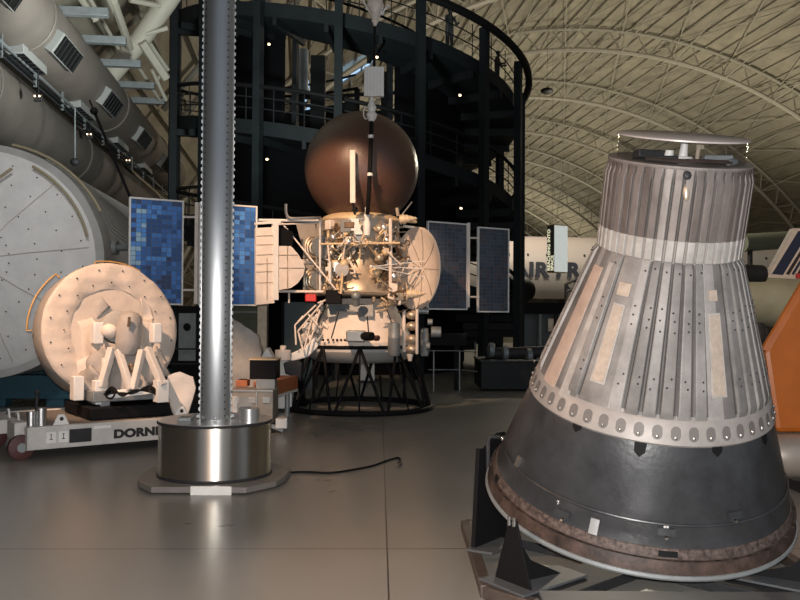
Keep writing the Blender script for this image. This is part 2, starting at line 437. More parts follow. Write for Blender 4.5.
a = at(303, 50, 25); b = at(303, 93, 25); h = MB(); h.box(V((a.x, 25, (a.z + b.z) / 2)), (.3, .3, a.z - b.z)); h.build('hanging_duct', M['greysteel'], tw, smooth=False, label='grey hanging duct')
h = MB(); h.box(V((at(318, 100, 24.6).x, 24.6, 4.6)), (.42, .3, 9)); h.build('core_post', M['black'], tw, smooth=False)
h = MB(); h.box(V((at(386, 100, 25).x, 25, 4.4)), (.3, .3, 8.7)); h.build('core_post', M['black'], tw, smooth=False)
h = MB(); h.tube([at(404, 112, 27), at(428, 90, 27)], .12, 6); h.tube([at(404, 112, 27), at(428, 136, 27)], .08, 6); h.build('brace', M['black'], tw)
h = MB(); h.tube([at(296, 116, 28), at(410, 112, 28)], .08, 6); h.tube([at(296, 98, 28), at(410, 92, 28)], .06, 6); h.build('brace', M['black'], tw)
for px, py, Y in ((269, 45, 21.5), (377, 58, 21.4), (460, 96, 22.2), (267, 160, 21.4), (461, 209, 22.5)):
    h = MB(); h.cyl(at(px, py, Y), at(px, py, Y) + V((0, 0, .04)), .028, n=10); h.build('tower_lamp', M['lamp'], tw)
# ================================================================== space capsule
CB = V((1.5055, 5.4378, .4723)); CA = V((.0404, -.2855, .9575)).normalized()
CE1 = CA.cross(V((0, 1, 0))).normalized(); CE2 = CA.cross(CE1)
def cone_r(s):
    if s < 1.6018: return .945 + (.395 - .945) * s / 1.6018
    return .3955
def cp(s, th, off=0): return CB + CA * s + (CE1 * math.cos(th) + CE2 * math.sin(th)) * (cone_r(s) + off)
def cfind(px, py):
    best = None
    for i in range(60):
        for j in range(90):
            s = 2.1 * i / 59; th = PI * j / 89
            x, y = proj(cp(s, th)); e = (x - px) ** 2 + (y - py) ** 2
            if best is None or e < best[0]: best = (e, s, th)
    _, s, th = best
    st = .03
    for _ in range(40):
        for ds, dt in ((st, 0), (-st, 0), (0, st), (0, -st)):
            x, y = proj(cp(s + ds, th + dt)); e = (x - px) ** 2 + (y - py) ** 2
            if e < best[0]: best = (e, s + ds, th + dt)
        if best[1] == s and best[2] == th: st *= .6
        s, th = best[1], best[2]
    return s, th
cap = empty('space_capsule', V((CB.x, CB.y, CB.z)), 'silver ribbed cone-shaped space capsule with charcoal base tilted on black stand', 'space capsule')
M['shingle'] = mat('weathered_titanium', (.145, .140, .137), .54, .12, .18, 3.5, .05, 60, col2=(.215, .203, .197), spec=.3)
M['shingle2'] = mat('weathered_titanium_dark', (.115, .108, .106), .56, .12, .18, 3.5, .05, 60, col2=(.165, .155, .15), spec=.3)
M['shingle3'] = mat('weathered_titanium_pale', (.215, .204, .198), .56, .12, .18, 3.5, .05, 60, col2=(.275, .26, .252), spec=.3)
M['bandgroove'] = mat('band_groove', (.20, .18, .165), .6)  # groove faces of the neck band, darker than the band
M['groove'] = mat('dark_groove_metal', (.055, .050, .048), .6, .1, .2, 6)  # darker colour for the groove faces between shingles
M['neckm2'] = mat('stained_neck_metal_dark', (.085, .068, .062), .55, .15, .25, 5, .05, 60, stretch=(1, 1, .25), spec=.3, col2=(.12, .10, .092))
M['neckm3'] = mat('stained_neck_metal_pale', (.16, .140, .131), .55, .15, .22, 5, .05, 60, stretch=(1, 1, .25), spec=.3, col2=(.225, .20, .188))
M['neckm'] = mat('stained_neck_metal', (.125, .105, .097), .55, .15, .22, 5, .05, 60, stretch=(1, 1, .25), spec=.3, col2=(.175, .15, .14))
M['bandw'] = mat('pale_band_metal', (.33, .31, .293), .6, .1, .2, 9)
M['bandm'] = mat('bare_hole_band', (.27, .25, .238), .55, .2, .14, 8)
M['base'] = mat('charcoal_glass_fibre', (.034, .036, .040), .36, .15, .3, 5, .06, 30)
M['singed'] = mat('singed_brown_ring', (.022, .016, .014), .55, .1, .4, 7, .1, 30, col2=(.055, .036, .030), spec=.3)
M['scuff'] = mat('scuffed_edge', (.03, .023, .021), .55, .1, .4, 38, .1, 40, col2=(.095, .072, .064), spec=.3)
M['patch'] = mat('tan_window_patch', (.345, .285, .235), .5, 0, .16, 25)
M['stripe'] = mat('warm_lit_bare_strip', (.43, .325, .27), .5, .1, .16, 7)  # bare strip; warm light from the left is put into its peach colour
NR = 46
flat = []     # angular windows without corrugation
def ths(px0, px1, py):
    return sorted((cfind(px0, py)[1], cfind(px1, py)[1]))
flat.append(ths(596, 625, 345)); flat.append(ths(706, 727, 345)); flat.append(ths(560, 590, 330))
def step(x, e0, e1): return max(0, min(1, (x - e0) / (e1 - e0)))
def corr(th, h, amp=.014):
    t = th % (2 * PI)
    u = (t * NR / (2 * PI)) % 1.0
    w = step(u, .04, .105) * (1 - step(u, .79, .86))
    return amp * w
def corr_cone(th, h):
    t = th % (2 * PI)
    for a, b in flat:
        if a < t < b: return .002
    e = step(h, .785, .84) * (1 - step(h, 1.56, 1.6))
    return corr(th, h, .019) * e
def corr_neck(th, h): return corr(th, h, .015) * (1 - step(h, 2.03, 2.075) * .9)
NS = NR * 20
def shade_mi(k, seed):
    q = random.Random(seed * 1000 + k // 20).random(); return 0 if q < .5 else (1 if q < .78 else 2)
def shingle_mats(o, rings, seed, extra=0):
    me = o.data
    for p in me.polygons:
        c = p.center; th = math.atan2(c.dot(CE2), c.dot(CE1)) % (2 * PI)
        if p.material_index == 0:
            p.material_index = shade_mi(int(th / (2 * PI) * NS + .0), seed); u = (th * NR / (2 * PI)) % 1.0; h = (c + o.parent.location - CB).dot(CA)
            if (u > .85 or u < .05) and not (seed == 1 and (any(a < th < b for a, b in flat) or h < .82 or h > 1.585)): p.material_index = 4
m_ = MB(); m_.lathe([(cone_r(s), s) for s in (.785, .815, .84, 1.1, 1.3, 1.56, 1.59, 1.6018)], CB, CA, NS, rmod=corr_cone, e1=CE1)
UC = m_
m_ = MB(); m_.lathe([(.3955, s) for s in (1.71, 1.9, 2.03, 2.05, 2.075, 2.10)], CB, CA, NS, rmod=corr_neck, e1=CE1); shingle_mats(m_.build('neck_cylinder', [M['neckm'], M['neckm2'], M['neckm3'], M['charcoal'], M['groove']], cap, ang=25), 6, 2)
m_ = MB(); m_.lathe([(.393, 1.596), (.397, 1.60), (.397, 1.715)], CB, CA, NS, rmod=corr, e1=CE1); shingle_mats(m_.build('white_neck_band', [M['bandw'], M['bandw'], M['bandw'], M['bandw'], M['bandgroove']], cap, ang=25), 2, 3)
m_ = MB(); m_.lathe([(cone_r(.66), .66), (cone_r(.672) + .012, .672), (cone_r(.787) + .012, .787), (cone_r(.80), .80)], CB, CA, 120, e1=CE1); HBm = m_
M['holed'] = mat('hole_shade', (.12, .11, .105), .6)
m_ = MB(); NH = 46; r2 = MB()
for k in range(NH):
    th = 2 * PI * k / NH; sc_ = .732
    vs = []
    for q in range(14):
        a = 2 * PI * q / 14
        ds = .028 * math.sin(a) + (.010 if math.sin(a) > 0 else -.010); dt = .0275 * math.cos(a)
        s = sc_ + ds
        vs.append(cp(s, th + dt / .7, .0145))
    HBm.add(vs, [tuple(range(14))], 1)
    HBm.ball(cp(sc_ - .022, th, .012), .011, 8, mi=2)
HBm.build('hole_band', [M['bandm'], M['holed'], M['alu']], cap)
m_ = MB(); m_.lathe([(cone_r(.14) - .004, .14), (cone_r(.15) - .004, .15), (cone_r(.21) - .004, .205), (cone_r(.215), .215), (cone_r(.662), .662)], CB, CA, 128, e1=CE1); m_.build('afterbody', M['base'], cap)
m_ = MB(); m_.lathe([(.9415, .02), (cone_r(.03) + .003, .03), (cone_r(.10) + .003, .10), (cone_r(.105), .105)], CB, CA, 128, e1=CE1); m_.build('singed_ring', M['singed'], cap)
m_ = MB(); m_.lathe([(.93, .10), (cone_r(.10) + .001, .10), (cone_r(.15) + .001, .15), (cone_r(.152) - .004, .152)], CB, CA, 128, e1=CE1); m_.build('scuffed_ring', M['scuff'], cap)
m_ = MB(); m_.lathe([(0, -.11), (.35, -.10), (.7, -.06), (.93, -.012), (.948, -.006), (.953, .006), (.948, .022), (.93, .024)], CB, CA, 128, e1=CE1); m_.build('heat_shield', M['greysteel'], cap)
# marks, latches and scuffs on the dark base
def cpatch(name, px, py, hw, hs, m, off=.004, parent=None, n=6, rnd=0):
    s, th = cfind(px, py); r = cone_r(s); mb = MB(); vs = []; fs = []
    for i in range(n + 1):
        for j in range(3):
            for o in (off - .012, off):
                vs.append(cp(s + hs * (j - 1), th + hw * (i / n * 2 - 1) / r, o))
    idx = lambda i, j, o: (i * 3 + j) * 2 + o
    for i in range(n):
        for j in range(2): fs.append((idx(i, j, 1), idx(i + 1, j, 1), idx(i + 1, j + 1, 1), idx(i, j + 1, 1)))
        for j, d in ((0, 0), (2, 0)): fs.append((idx(i, j, 0), idx(i + 1, j, 0), idx(i + 1, j, 1), idx(i, j, 1)))
    for i in (0, n):
        for j in range(2): fs.append((idx(i, j, 0), idx(i, j + 1, 0), idx(i, j + 1, 1), idx(i, j, 1)))
    mb.add(vs, fs); return mb.build(name, m, parent or cap)
cpatch('patch_frame', 609, 343, .040, .216, M['bandw'], .009); cpatch('patch_frame', 716, 355, .043, .216, M['bandw'], .009)
o = cpatch('window_patch', 609, 343, .031, .205, M['patch'], .012); o['label'] = 'long tan patch'
cpatch('window_patch', 716, 355, .034, .205, M['patch'], .012)
cpatch('small_patch', 625, 289, .036, .035, M['patch'], .012); cpatch('small_patch', 712, 295, .024, .028, M['patch'], .012)
cpatch('bare_strip', 572, 330, .058, .385, M['stripe'], .010); cpatch('pale_strip', 589, 330, .032, .385, M['bandw'], .012)
for px, py in ((578, 424), (640, 448), (717, 448), (764, 437)):
    s, th = cfind(px, py); mb = MB(); pts = [(-.035, .03), (-.03, -.02), (0, -.045), (.03, -.02), (.035, .03), (0, .04)]
    mb.prism([cp(s + b, th + a / .75, -.004) for a, b in pts], (CE1 * math.cos(th) + CE2 * math.sin(th)) * .008); mb.build('scorch_mark', M['black'], cap, smooth=False)
for px, py in ((563, 513), (666, 531), (734, 514)):
    cpatch('small_fairing', px, py, .045, .018, M['base'], .016)
    s, th = cfind(px, py + 6); mb = MB(); mb.cyl(cp(s, th, 0), cp(s, th, .02), .009, n=8); mb.build('bolt', M['chrome'], cap)
cpatch('label_plate', 668, 554, .05, .014, M['black'], .006); cpatch('latch', 595, 525, .024, .04, M['alu'], .02); cpatch('latch', 497, 479, .03, .02, M['black'], .008)
cpatch('latch', 519, 461, .018, .03, M['alu'], .012)
text('stencil_mark', '71', .03, cp(*cfind(557, 504), .004), (1, 0, 0), (0, -.2, 1), M['white'], cap); text('stencil_mark', '88', .03, cp(*cfind(663, 529), .004), (1, 0, 0), (0, -.2, 1), M['white'], cap)
m_ = MB(); m_.tube([cp(s_, t_, .004) for s_, t_ in [(.272, PI * (.02 + .96 * q / 60)) for q in range(61)]], .007, 6); m_.build('seam_ridge', M['base'], cap)
rv = MB(); rr_ = random.Random(5)
for k in range(NR):
    for s in (.83, .95, 1.0, 1.25, 1.30, 1.35, 1.55):
        t = 2 * PI * (k + .45) / NR
        if any(a - .03 < t < b + .03 for a, b in flat): continue
        UC.ball(cp(s + rr_.uniform(-.01, .01), t + rr_.uniform(-.02, .02), .019 if .84 < s < 1.56 else .006), .0065, 6, mi=3)
shingle_mats(UC.build('upper_cone', [M['shingle'], M['shingle2'], M['shingle3'], M['charcoal'], M['groove']], cap, ang=25), 8, 1)
# oval vent on the neck
s, th = cfind(686, 192); mb = MB(); mb.ball(cp(s, th, .012), .03, 12, sc=(.6, .5, 1.6)); mb.build('neck_port', M['tan'], cap)
s, th = cfind(687, 175); mb = MB(); mb.ball(cp(s, th, .012), .03, 12, sc=(.8, .4, .8)); mb.build('neck_port', M['charcoal'], cap)
# top deck, clear drum and cover disc
TO = CB + CA * 2.1
m_ = MB(); m_.lathe([(.38, -.03), (.397, -.004), (.400, .004), (.397, .012), (.37, .013), (0, .012)], TO, CA, 96, e1=CE1); m_.build('top_rim', M['neckm3'], cap)
m_ = MB(); m_.lathe([(.352, .0125), (.352, .135)], TO, CA, 96, e1=CE1); o = m_.build('clear_drum', M['glass'], cap); 
sm = o.modifiers.new('thickness', 'SOLIDIFY'); sm.thickness = .004
m_ = MB(); m_.lathe([(.35, .135), (.362, .138), (.362, .146), (.355, .150), (0, .150)], TO, CA, 96, e1=CE1); m_.build('cover_disc', mat('rosy_grey_disc', (.42, .37, .355), .45, .2, .06, 6), cap)
def tp_(x, y, z): return TO + CE1 * -x + CE2 * y + CA * z
g = MB(); g.box(tp_(-.2, .08, .04), (.17, .08, .045), Matrix.Rotation(.25, 3, 'Z')); g.box(tp_(-.13, .18, .03), (.12, .06, .03)); g.build('antenna_box', M['charcoal'], cap, bev=.008)
g = MB(); g.cyl(tp_(0, .05, .012), tp_(0, .05, .12), .028, .018, 16); g.cyl(tp_(0, .05, .012), tp_(0, .05, .04), .07, .05, 16); g.build('antenna_post', M['white'], cap)
g = MB(); g.cyl(tp_(-.10, .12, .012), tp_(-.10, .12, .075), .03, .022, 12); g.build('white_fitting', M['white'], cap)
g = MB(); g.cyl(tp_(.065, .1, .012), tp_(.065, .1, .09), .012, n=10); g.box(tp_(.07, .1, .095), (.04, .02, .025)); g.build('brass_fitting', M['tan'], cap)
g = MB(); g.box(tp_(.17, .12, .035), (.16, .06, .04)); g.cyl(tp_(.2, .2, .03), tp_(.26, .15, .03), .02, n=10); g.build('coax_fitting', M['greysteel'], cap, bev=.005)
g = MB(); g.tube([tp_(-.25, .2, .03), tp_(-.1, .26, .03), tp_(.05, .25, .035), (tp_(.22, .2, .03))], .012, 6); g.build('wiring', M['singed'], cap)

# ---- the capsule's stand
M['standplate'] = mat('grey_stand_plate', (.075, .082, .09), .5, .1, .12, 4)
M['standrail'] = mat('worn_dark_rail', (.07, .055, .048), .5, .2, .3, 6)
st = empty('capsule_stand', V((1.5, 5.4, 0)), 'low black welded stand with triangular brackets under the silver capsule', 'display stand')
x0, x1, y0, y1 = .50, 2.52, 4.50, 6.38
for a, b in (((x0, y1 - .5), (x0, y0 + .35)), ((x0, y0 + .35), (x0 + .35, y0)), ((x0 + .35, y0), (x1 - .35, y0)), ((x1 - .35, y0), (x1, y0 + .35)), ((x1, y0 + .35), (x1, y1)), ((x1, y1), (x0, y1)), ((x0, y1), (x0, y1 - .5))):
    mb = MB(); mb.beam((*a, .035), (*b, .035), .07, .07); mb.build('base_rail', M['standrail'], st, bev=.006)
for a, b in (((x0 + .2, y0 + .2), (x1 - .2, y1 - .2)), ((x1 - .2, y0 + .2), (x0 + .2, y1 - .2))):
    mb = MB(); mb.beam((*a, .035), (*b, .035), .3, .06); mb.build('cross_rail', M['charcoal'], st, bev=.006)
mb = MB(); mb.box((1.52, 4.62, .075), (1.5, .2, .02)); mb.build('front_plate', M['standplate'], st, bev=.004)
cx, cy = 1.5, 5.42
def bracket(x, y, ztop, w=.24, plate=True):
    d = V((cx - x, cy - y, 0)).normalized(); s = V((-d.y, d.x, 0)); p = V((x, y, .07))
    if plate:
        mb = MB(); mb.prism([p - d * .09 - s * .19, p - d * .09 + s * .19, p + d * .48 + s * .12, p + d * .48 - s * .12], (0, 0, .014)); mb.build('foot_plate', M['standplate'], st, smooth=False, bev=.003)
    p = p + V((0, 0, .014)); h = ztop - p.z
    mb = MB(); mb.prism([p - s * w / 2, p + s * w / 2, p + s * .03 + V((0, 0, h)), p - s * .03 + V((0, 0, h))], d * .014); br = mb.build('bracket', M['black'], st, smooth=False, bev=.002)
    mb = MB(); q = p + d * .014
    mb.prism([q - s * .007, q - s * .007 + V((0, 0, h * .8)), q - s * .007 + d * .12 + V((0, 0, h * .32)), q - s * .007 + d * .36 + V((0, 0, .0))], s * .014); mb.build('gusset', M['black'], br, smooth=False)
    for e in (-.02, .02):
        mb = MB(); mb.cyl(p + s * e + V((0, 0, h - .03)) - d * .005, p + s * e + V((0, 0, h + .02)) - d * .005, .012, n=10); mb.build('clamp_pin', M['chrome'], br)
bracket(.645, 4.84, .44, .30)
bracket(2.38, 4.86, .34); bracket(2.36, 6.05, .78)
# tall rear-left bracket: broad upright plate with a hook
a = at(473, 545, 5.62); b = at(501, 541, 5.62)
mb = MB(); mb.prism([(.50, 5.60, .07), (.74, 5.92, .07), (.72, 5.89, .80), (.66, 5.81, .80), (.535, 5.645, .70)], (.012, -.009, 0)); br = mb.build('tall_bracket', M['black'], st, smooth=False)
mb = MB(); mb.beam((.50, 5.60, .07), (.535, 5.645, .72), .03, .05); mb.build('edge_bar', M['black'], br, smooth=False)
mb = MB(); mb.tube([at(488, 470, 5.66), at(488, 440, 5.66), at(490, 437, 5.66), at(500, 437, 5.68)], .014, 8); mb.build('hook', M['charcoal'], br)
mb = MB(); mb.ball(at(503, 439, 5.66), .022, 10); mb.build('clamp_pin', M['chrome'], br)
mb = MB(); mb.prism([(.44, 5.55, .07), (.60, 5.46, .07), (.80, 5.75, .07), (.66, 5.9, .07)], (0, 0, .014)); mb.build('foot_plate', M['standplate'], st, smooth=False)

# ================================================================== mast on a drum
MC = V((at(215, 470, 8.2).x, 8.2, 0))
ms = empty('perforated_mast', MC, 'tall silver perforated mast rising from a shiny steel drum', 'mast')
M['plinth'] = mat('grey_plinth_paint', (.16, .148, .137), .45, 0, .12, 5)
mb = MB(); poly = [MC + V((x, y, .014)) for x, y in ((-.42, -.66), (.42, -.66), (.64, -.36), (.69, -.12), (.69, .3), (.42, .66), (-.42, .66), (-.69, .3), (-.69, -.12), (-.62, -.40))]
mb.prism(poly, (0, 0, .054)); pl = mb.build('plinth', M['plinth'], ms, smooth=False, bev=.006)
for k in range(6):
    a = R(15 + 60 * k + 30); mb = MB(); c = MC + V((.55 * math.cos(a), .55 * math.sin(a), 0)); mb.cyl(c + V((0, 0, .0)), c + V((0, 0, .014)), .035, n=12); mb.build('foot', M['alu'], pl)
a = at(191, 492, 7.53); mb = MB(); mb.box(MC + V((.11, -.666, .038)), (.36, .008, .078)); mb.build('label_plate', M['white'], ms, smooth=False, label='white label plate')
mb = MB()
for i in range(9): mb.box(MC + V((-.19 + .035 * i + .02, -.69 * math.cos(R(15)) - .0105, .078)), (.02, .001, .008))
M['drum'] = mat('brushed_steel_drum', (.70, .66, .60), .33, 1, .05, 10, stretch=(1, 1, .01))
mb = MB(); mb.lathe([(.53, .068), (.53, .58)], MC, n=96); dr = mb.build('drum', M['drum'], ms)
_nt = M['drum'].node_tree; _b = _nt.nodes['Principled BSDF']; _tg = _nt.nodes.new('ShaderNodeTangent'); _tg.direction_type = 'RADIAL'; _tg.axis = 'Z'
_nt.links.new(_tg.outputs[0], _b.inputs['Tangent']); _b.inputs['Anisotropic'].default_value = .9; _b.inputs['Anisotropic Rotation'].default_value = .25
for z in (.080, .575):
    mb = MB(); mb.tube([MC + V((.533 * math.cos(2 * PI * k / 72), .533 * math.sin(2 * PI * k / 72), z)) for k in range(72)], .013, 8, closed=True); mb.build('drum_hoop', M['charcoal'], dr)
mb = MB(); mb.lathe([(.535, .578), (.535, .592), (0, .592)], MC, n=72); mb.build('drum_lid', M['steel'], ms)
M['mastm'] = mat('perforated_aluminium', (.36, .37, .38), .36, .85, .10, 3, stretch=(3, 3, .3))
M['tooth'] = mat('tooth_edge_aluminium', (.62, .64, .65), .4, .5)
MT = MC + V((0, 0, .59)); ML = 6.6
mb = MB(); mb.lathe([(.142, 0), (.142, ML)], MT, n=48)
for sd in (-1, 1):
    for ang in (50,):
        z = .04
        while z < ML:
            d = V((sd * math.sin(R(ang)), -math.cos(R(ang)), 0))
            mb.lathe([(.013, 0), (0, .0005)], MT + d * .1415 + ZZ * z, d, 8, mi=1); z += .066
    d = V((sd * math.sin(R(86)), -math.cos(R(86)), 0)); t_ = V((-d.y, d.x, 0)); z = .03
    mb.prism([MT + d * .138 - t_ * .008, MT + d * .150 - t_ * .008, MT + d * .150 + t_ * .008, MT + d * .138 + t_ * .008], ZZ * ML, 0)
    while z < ML:
        c = MT + d * .147 + ZZ * z
        mb.prism([c - ZZ * .024, c + d * .014 - ZZ * .012, c + d * .014 + ZZ * .012, c + ZZ * .024], t_ * .012, 2); z += .066
mb.build('mast_tube', [M['mastm'], M['ink'], M['tooth']], ms)
_nt = M['mastm'].node_tree; _b = _nt.nodes['Principled BSDF']; _tg = _nt.nodes.new('ShaderNodeTangent'); _tg.direction_type = 'RADIAL'; _tg.axis = 'Z'
_nt.links.new(_tg.outputs[0], _b.inputs['Tangent']); _b.inputs['Anisotropic'].default_value = .85; _b.inputs['Anisotropic Rotation'].default_value = .0
mb = MB()
for a in range(8):
    t = PI / 4 * a + .2; mb.box(MT + V((.165 * math.cos(t), .165 * math.sin(t), .03)), (.03, .03, .035), Matrix.Rotation(t, 3, 'Z'))
mb.build('mast_clamp', M['greysteel'], ms, bev=.004)
c = V((at(249, 420, 8.05).x, 8.05, .592)); mb = MB(); mb.lathe([(.098, 0), (.098, .12), (.09, .125), (0, .125)], c, n=40); mb.build('steel_canister', M['steel'], ms, label='small polished canister')
c = V((at(186, 420, 8.0).x, 8.0, .592)); mb = MB(); mb.box(c + V((0, 0, .02)), (.12, .12, .04)); mb.build('cover_block', M['greysteel'], ms, bev=.006)
# ---- power cord
pts = [fl(283, 474), fl(305, 473), fl(330, 474), fl(352, 471), fl(372, 467), fl(386, 462), fl(397, 459)]
pts = [p + V((0, 0, .012)) for p in pts]
e = pts[-1]; pts += [e + V((.03, -.10, .01)), e + V((.04, -.28, .012)), e + V((.03, -.42, .012))]
def smoothp(P, n=5):
    out = []
    for i in range(len(P) - 1):
        p0, p1, p2, p3 = P[max(i - 1, 0)], P[i], P[i + 1], P[min(i + 2, len(P) - 1)]
        for k in range(n):
            t = k / n; out.append(.5 * ((2 * p1) + (p2 - p0) * t + (2 * p0 - 5 * p1 + 4 * p2 - p3) * t * t + (3 * p1 - p0 - 3 * p2 + p3) * t ** 3))
    return out + [P[-1]]
mb = MB(); mb.tube(smoothp(pts), .011, 8); co = mb.build('power_cord', M['black']); tag(co, 'black power cord lying on the floor beside the drum plinth', 'cord')
mb = MB(); mb.box(pts[-1] + V((0, -.03, .008)), (.045, .08, .03)); mb.build('plug', M['singed'], co, bev=.006)
# ================================================================== planetary probe
VC = V((at(360, 315, 14.6).x, 14.6, 0)); WY = R(31)
WD = V((math.cos(WY), math.sin(WY), 0)); WN = V((math.sin(WY), -math.cos(WY), 0)); ZZ = V((0, 0, 1))
def zy(py, Y=14.6, px=360): return at(px, py, Y).z
pr = empty('space_probe', V((VC.x, VC.y, zy(358))), 'planetary space probe with big brown sphere on top and solar panel wings', 'space probe')
mb = MB(); mb.ball(at(361.5, 169, 14.6), .975, 96); mb.build('landing_sphere', M['sphere'], pr)
def vl(name, prof, m, n=48, **k):
    mb = MB(); mb.lathe([(r, zy(y)) for r, y in prof], VC, n=n); return mb.build(name, m, pr, **k)
vl('upper_ring', [(.40, 213.5), (.56, 216), (.64, 218), (.67, 220), (.67, 222), (.64, 223)], M['gold'])
vl('equipment_bay', [(.665, 222), (.665, 246), (.5, 247)], M['tan'])
vl('central_tank', [(.42, 246), (.42, 252), (.45, 258), (.50, 266), (.56, 274), (.64, 281), (.70, 287), (.72, 292), (.6, 294)], M['tan'], n=64)
vl('deck_ring', [(.5, 291), (.93, 292), (.95, 293.5), (.93, 295.5), (.5, 297)], M['tan'])
im = vl('instrument_module', [(.50, 299), (.56, 303), (.62, 306), (.90, 337), (.95, 341), (.95, 345), (.9, 346)], M['cream'], n=20)
vl('lower_bowl', [(.92, 345), (.94, 350), (.86, 357), (.72, 361), (0, 362)], mat('pale_grey_bowl', (.40, .39, .375), .5, 0, .05, 5))
# module seams, bracket, optics
mb = MB()
for a in (-62, -28, 12, 45, 80):
    mb = MB(); d = V((math.sin(R(a)), -math.cos(R(a)), 0)); mb.tube([VC + d * .632 + ZZ * zy(306), VC + d * .912 + ZZ * zy(337)], .009, 6)
    mb.build('blanket_seam', M['ink'], im)
mb = MB()
for i, px in enumerate((323, 328, 333, 337, 341, 345)): mb.ball(at(px, 340 + .0, 13.70 - .0 if px > 330 else 13.74), .022, 8)
mb.build('connector', M['charcoal'], im)
mb = MB(); mb.prism([at(x, y, Y) for x, y, Y in ((326, 304, 13.98), (371, 304, 13.96), (371, 316, 13.86), (358, 317, 13.84), (357, 312, 13.88), (335, 311, 13.9), (334, 316, 13.88), (326, 317, 13.9))], WN * .06); mb.build('grey_bracket', M['greysteel'], pr, smooth=False)
p = at(356, 336, 13.55); mb = MB(); mb.box(p, (.30, .3, .18)); cb = mb.build('camera_box', M['greysteel'], pr, bev=.02)
mb = MB(); mb.cyl(p + V((.12, -.1, 0)), p + V((.26, -.22, 0)), .07, n=20); mb.build('lens', M['black'], cb)
mb = MB(); mb.cyl(p + V((.30, .0, -.03)), p + V((.36, -.04, -.03)), .045, n=14); mb.build('red_cap', M['wheelred'], cb)
mb = MB(); mb.box(at(334, 297, 13.75), (.25, .3, .22)); mb.build('black_box', M['black'], pr, bev=.01)
mb = MB(); mb.box(at(311, 298, 13.85), (.18, .12, .12)); mb.build('red_box', M['red'], pr, bev=.015)
mb = MB(); mb.ball(at(356, 296, 13.55), .08, 16); mb.cyl(at(356, 299, 13.55), at(356, 305, 13.6), .06, n=12); mb.build('sensor_head', M['greysteel'], pr)
# pressure bottles at lower right
for px, y0, y1, Y, r in ((394, 322, 356, 13.75, .10), (424.5, 328, 356, 14.2, .075)):
    a, b = at(px, y0, Y), at(px, y1, Y); mb = MB()
    L = (a.z - b.z); mb.lathe([(0, 0), (r * .8, .0), (r, .04), (r, L * .5), (r * 1.03, L * .51), (r * 1.03, L * .56), (r * .98, L * .58), (r * .98, L * .8), (r * .9, L * .82), (r * .9, L * .96), (r * .6, L), (0, L)], b, n=24)
    mb.build('gas_bottle', M['greysteel'], pr)
for y in (315, 326, 339, 349):
    c = at(412, y, 13.95); mb = MB(); mb.ball(c, .105, 18, sc=(1, 1, .72)); mb.build('round_tank', M['tan'], pr)
mb = MB(); mb.tube([at(404, 310, 13.95), at(404, 352, 13.95)], .03, 8); mb.tube([at(417, 309, 13.85), at(417, 354, 13.85)], .025, 8); mb.cyl(at(410, 354, 13.95), at(410, 361, 13.95), .06, .03, 12); mb.build('tank_rack', M['cream'], pr)
for px, py, w, h in ((422, 311, .22, .08), (436, 332, .16, .16), (430, 322, .08, .08), (428, 346, .06, .1)):
    mb = MB(); c = at(px, py, 14.1); mb.cyl(c - V((w / 2, 0, 0)), c + V((w / 2, 0, 0)), h / 2 + .01, n=16); mb.build('thruster', M['greysteel'], pr)
# left optics arm and platform
mb = MB(); mb.prism([at(x, y, 13.9) for x, y in ((275, 352), (290, 354), (304, 347), (316, 336), (320, 345), (308, 357), (294, 361), (275, 360))], (0, .35, 0)); mb.build('instrument_arm', M['white'], pr, smooth=False, bev=.02)
mb = MB(); c = at(283, 356, 13.85); mb.cyl(c - ZZ * .07, c + ZZ * .10, .13, n=24); mb.cyl(c + ZZ * .10, c + ZZ * .17, .05, n=14); mb.build('scan_platform', M['cream'], pr, bev=.01)
rn = random.Random(11)
for i in range(26):
    px = 297 + rn.random() * 26; py = 300 + rn.random() * 46
    if px < 322 - (py - 300) * .55: px = 322 - (py - 300) * .5 + rn.random() * 6
    c = at(px, py, 13.85 + rn.random() * .25); mb = MB()
    if i % 3 == 0: mb.box(c, (rn.uniform(.05, .14), .1, rn.uniform(.05, .16)), Matrix.Rotation(rn.uniform(-.6, .6), 3, 'Y')); nm = 'electronics_box'; m = rn.choice(['cream', 'tan', 'white'])
    elif i % 3 == 1: mb.cyl(c, c + V((rn.uniform(-.15, .15), -.05, rn.uniform(-.15, .15))), rn.uniform(.025, .05), n=12); nm = 'sensor_tube'; m = rn.choice(['cream', 'greysteel', 'charcoal'])
    else: mb.ball(c, rn.uniform(.03, .05), 10); nm = 'sensor_ball'; m = rn.choice(['tan', 'greysteel'])
    mb.build(nm, M[m], pr)
mb = MB()
for a, b in (((322, 303), (298, 331)), ((316, 305), (295, 325)), ((295, 325), (296, 345)), ((312, 318), (304, 350)), ((320, 310), (309, 345)), ((303, 316), (298, 322)), ((298, 331), (303, 350)), ((318, 303), (326, 300)), ((308, 314), (318, 325))):
    mb.tube([at(*a, 13.8), at(*b, 13.75)], .015, 6)
mb.build('platform_truss', M['cream'], pr)
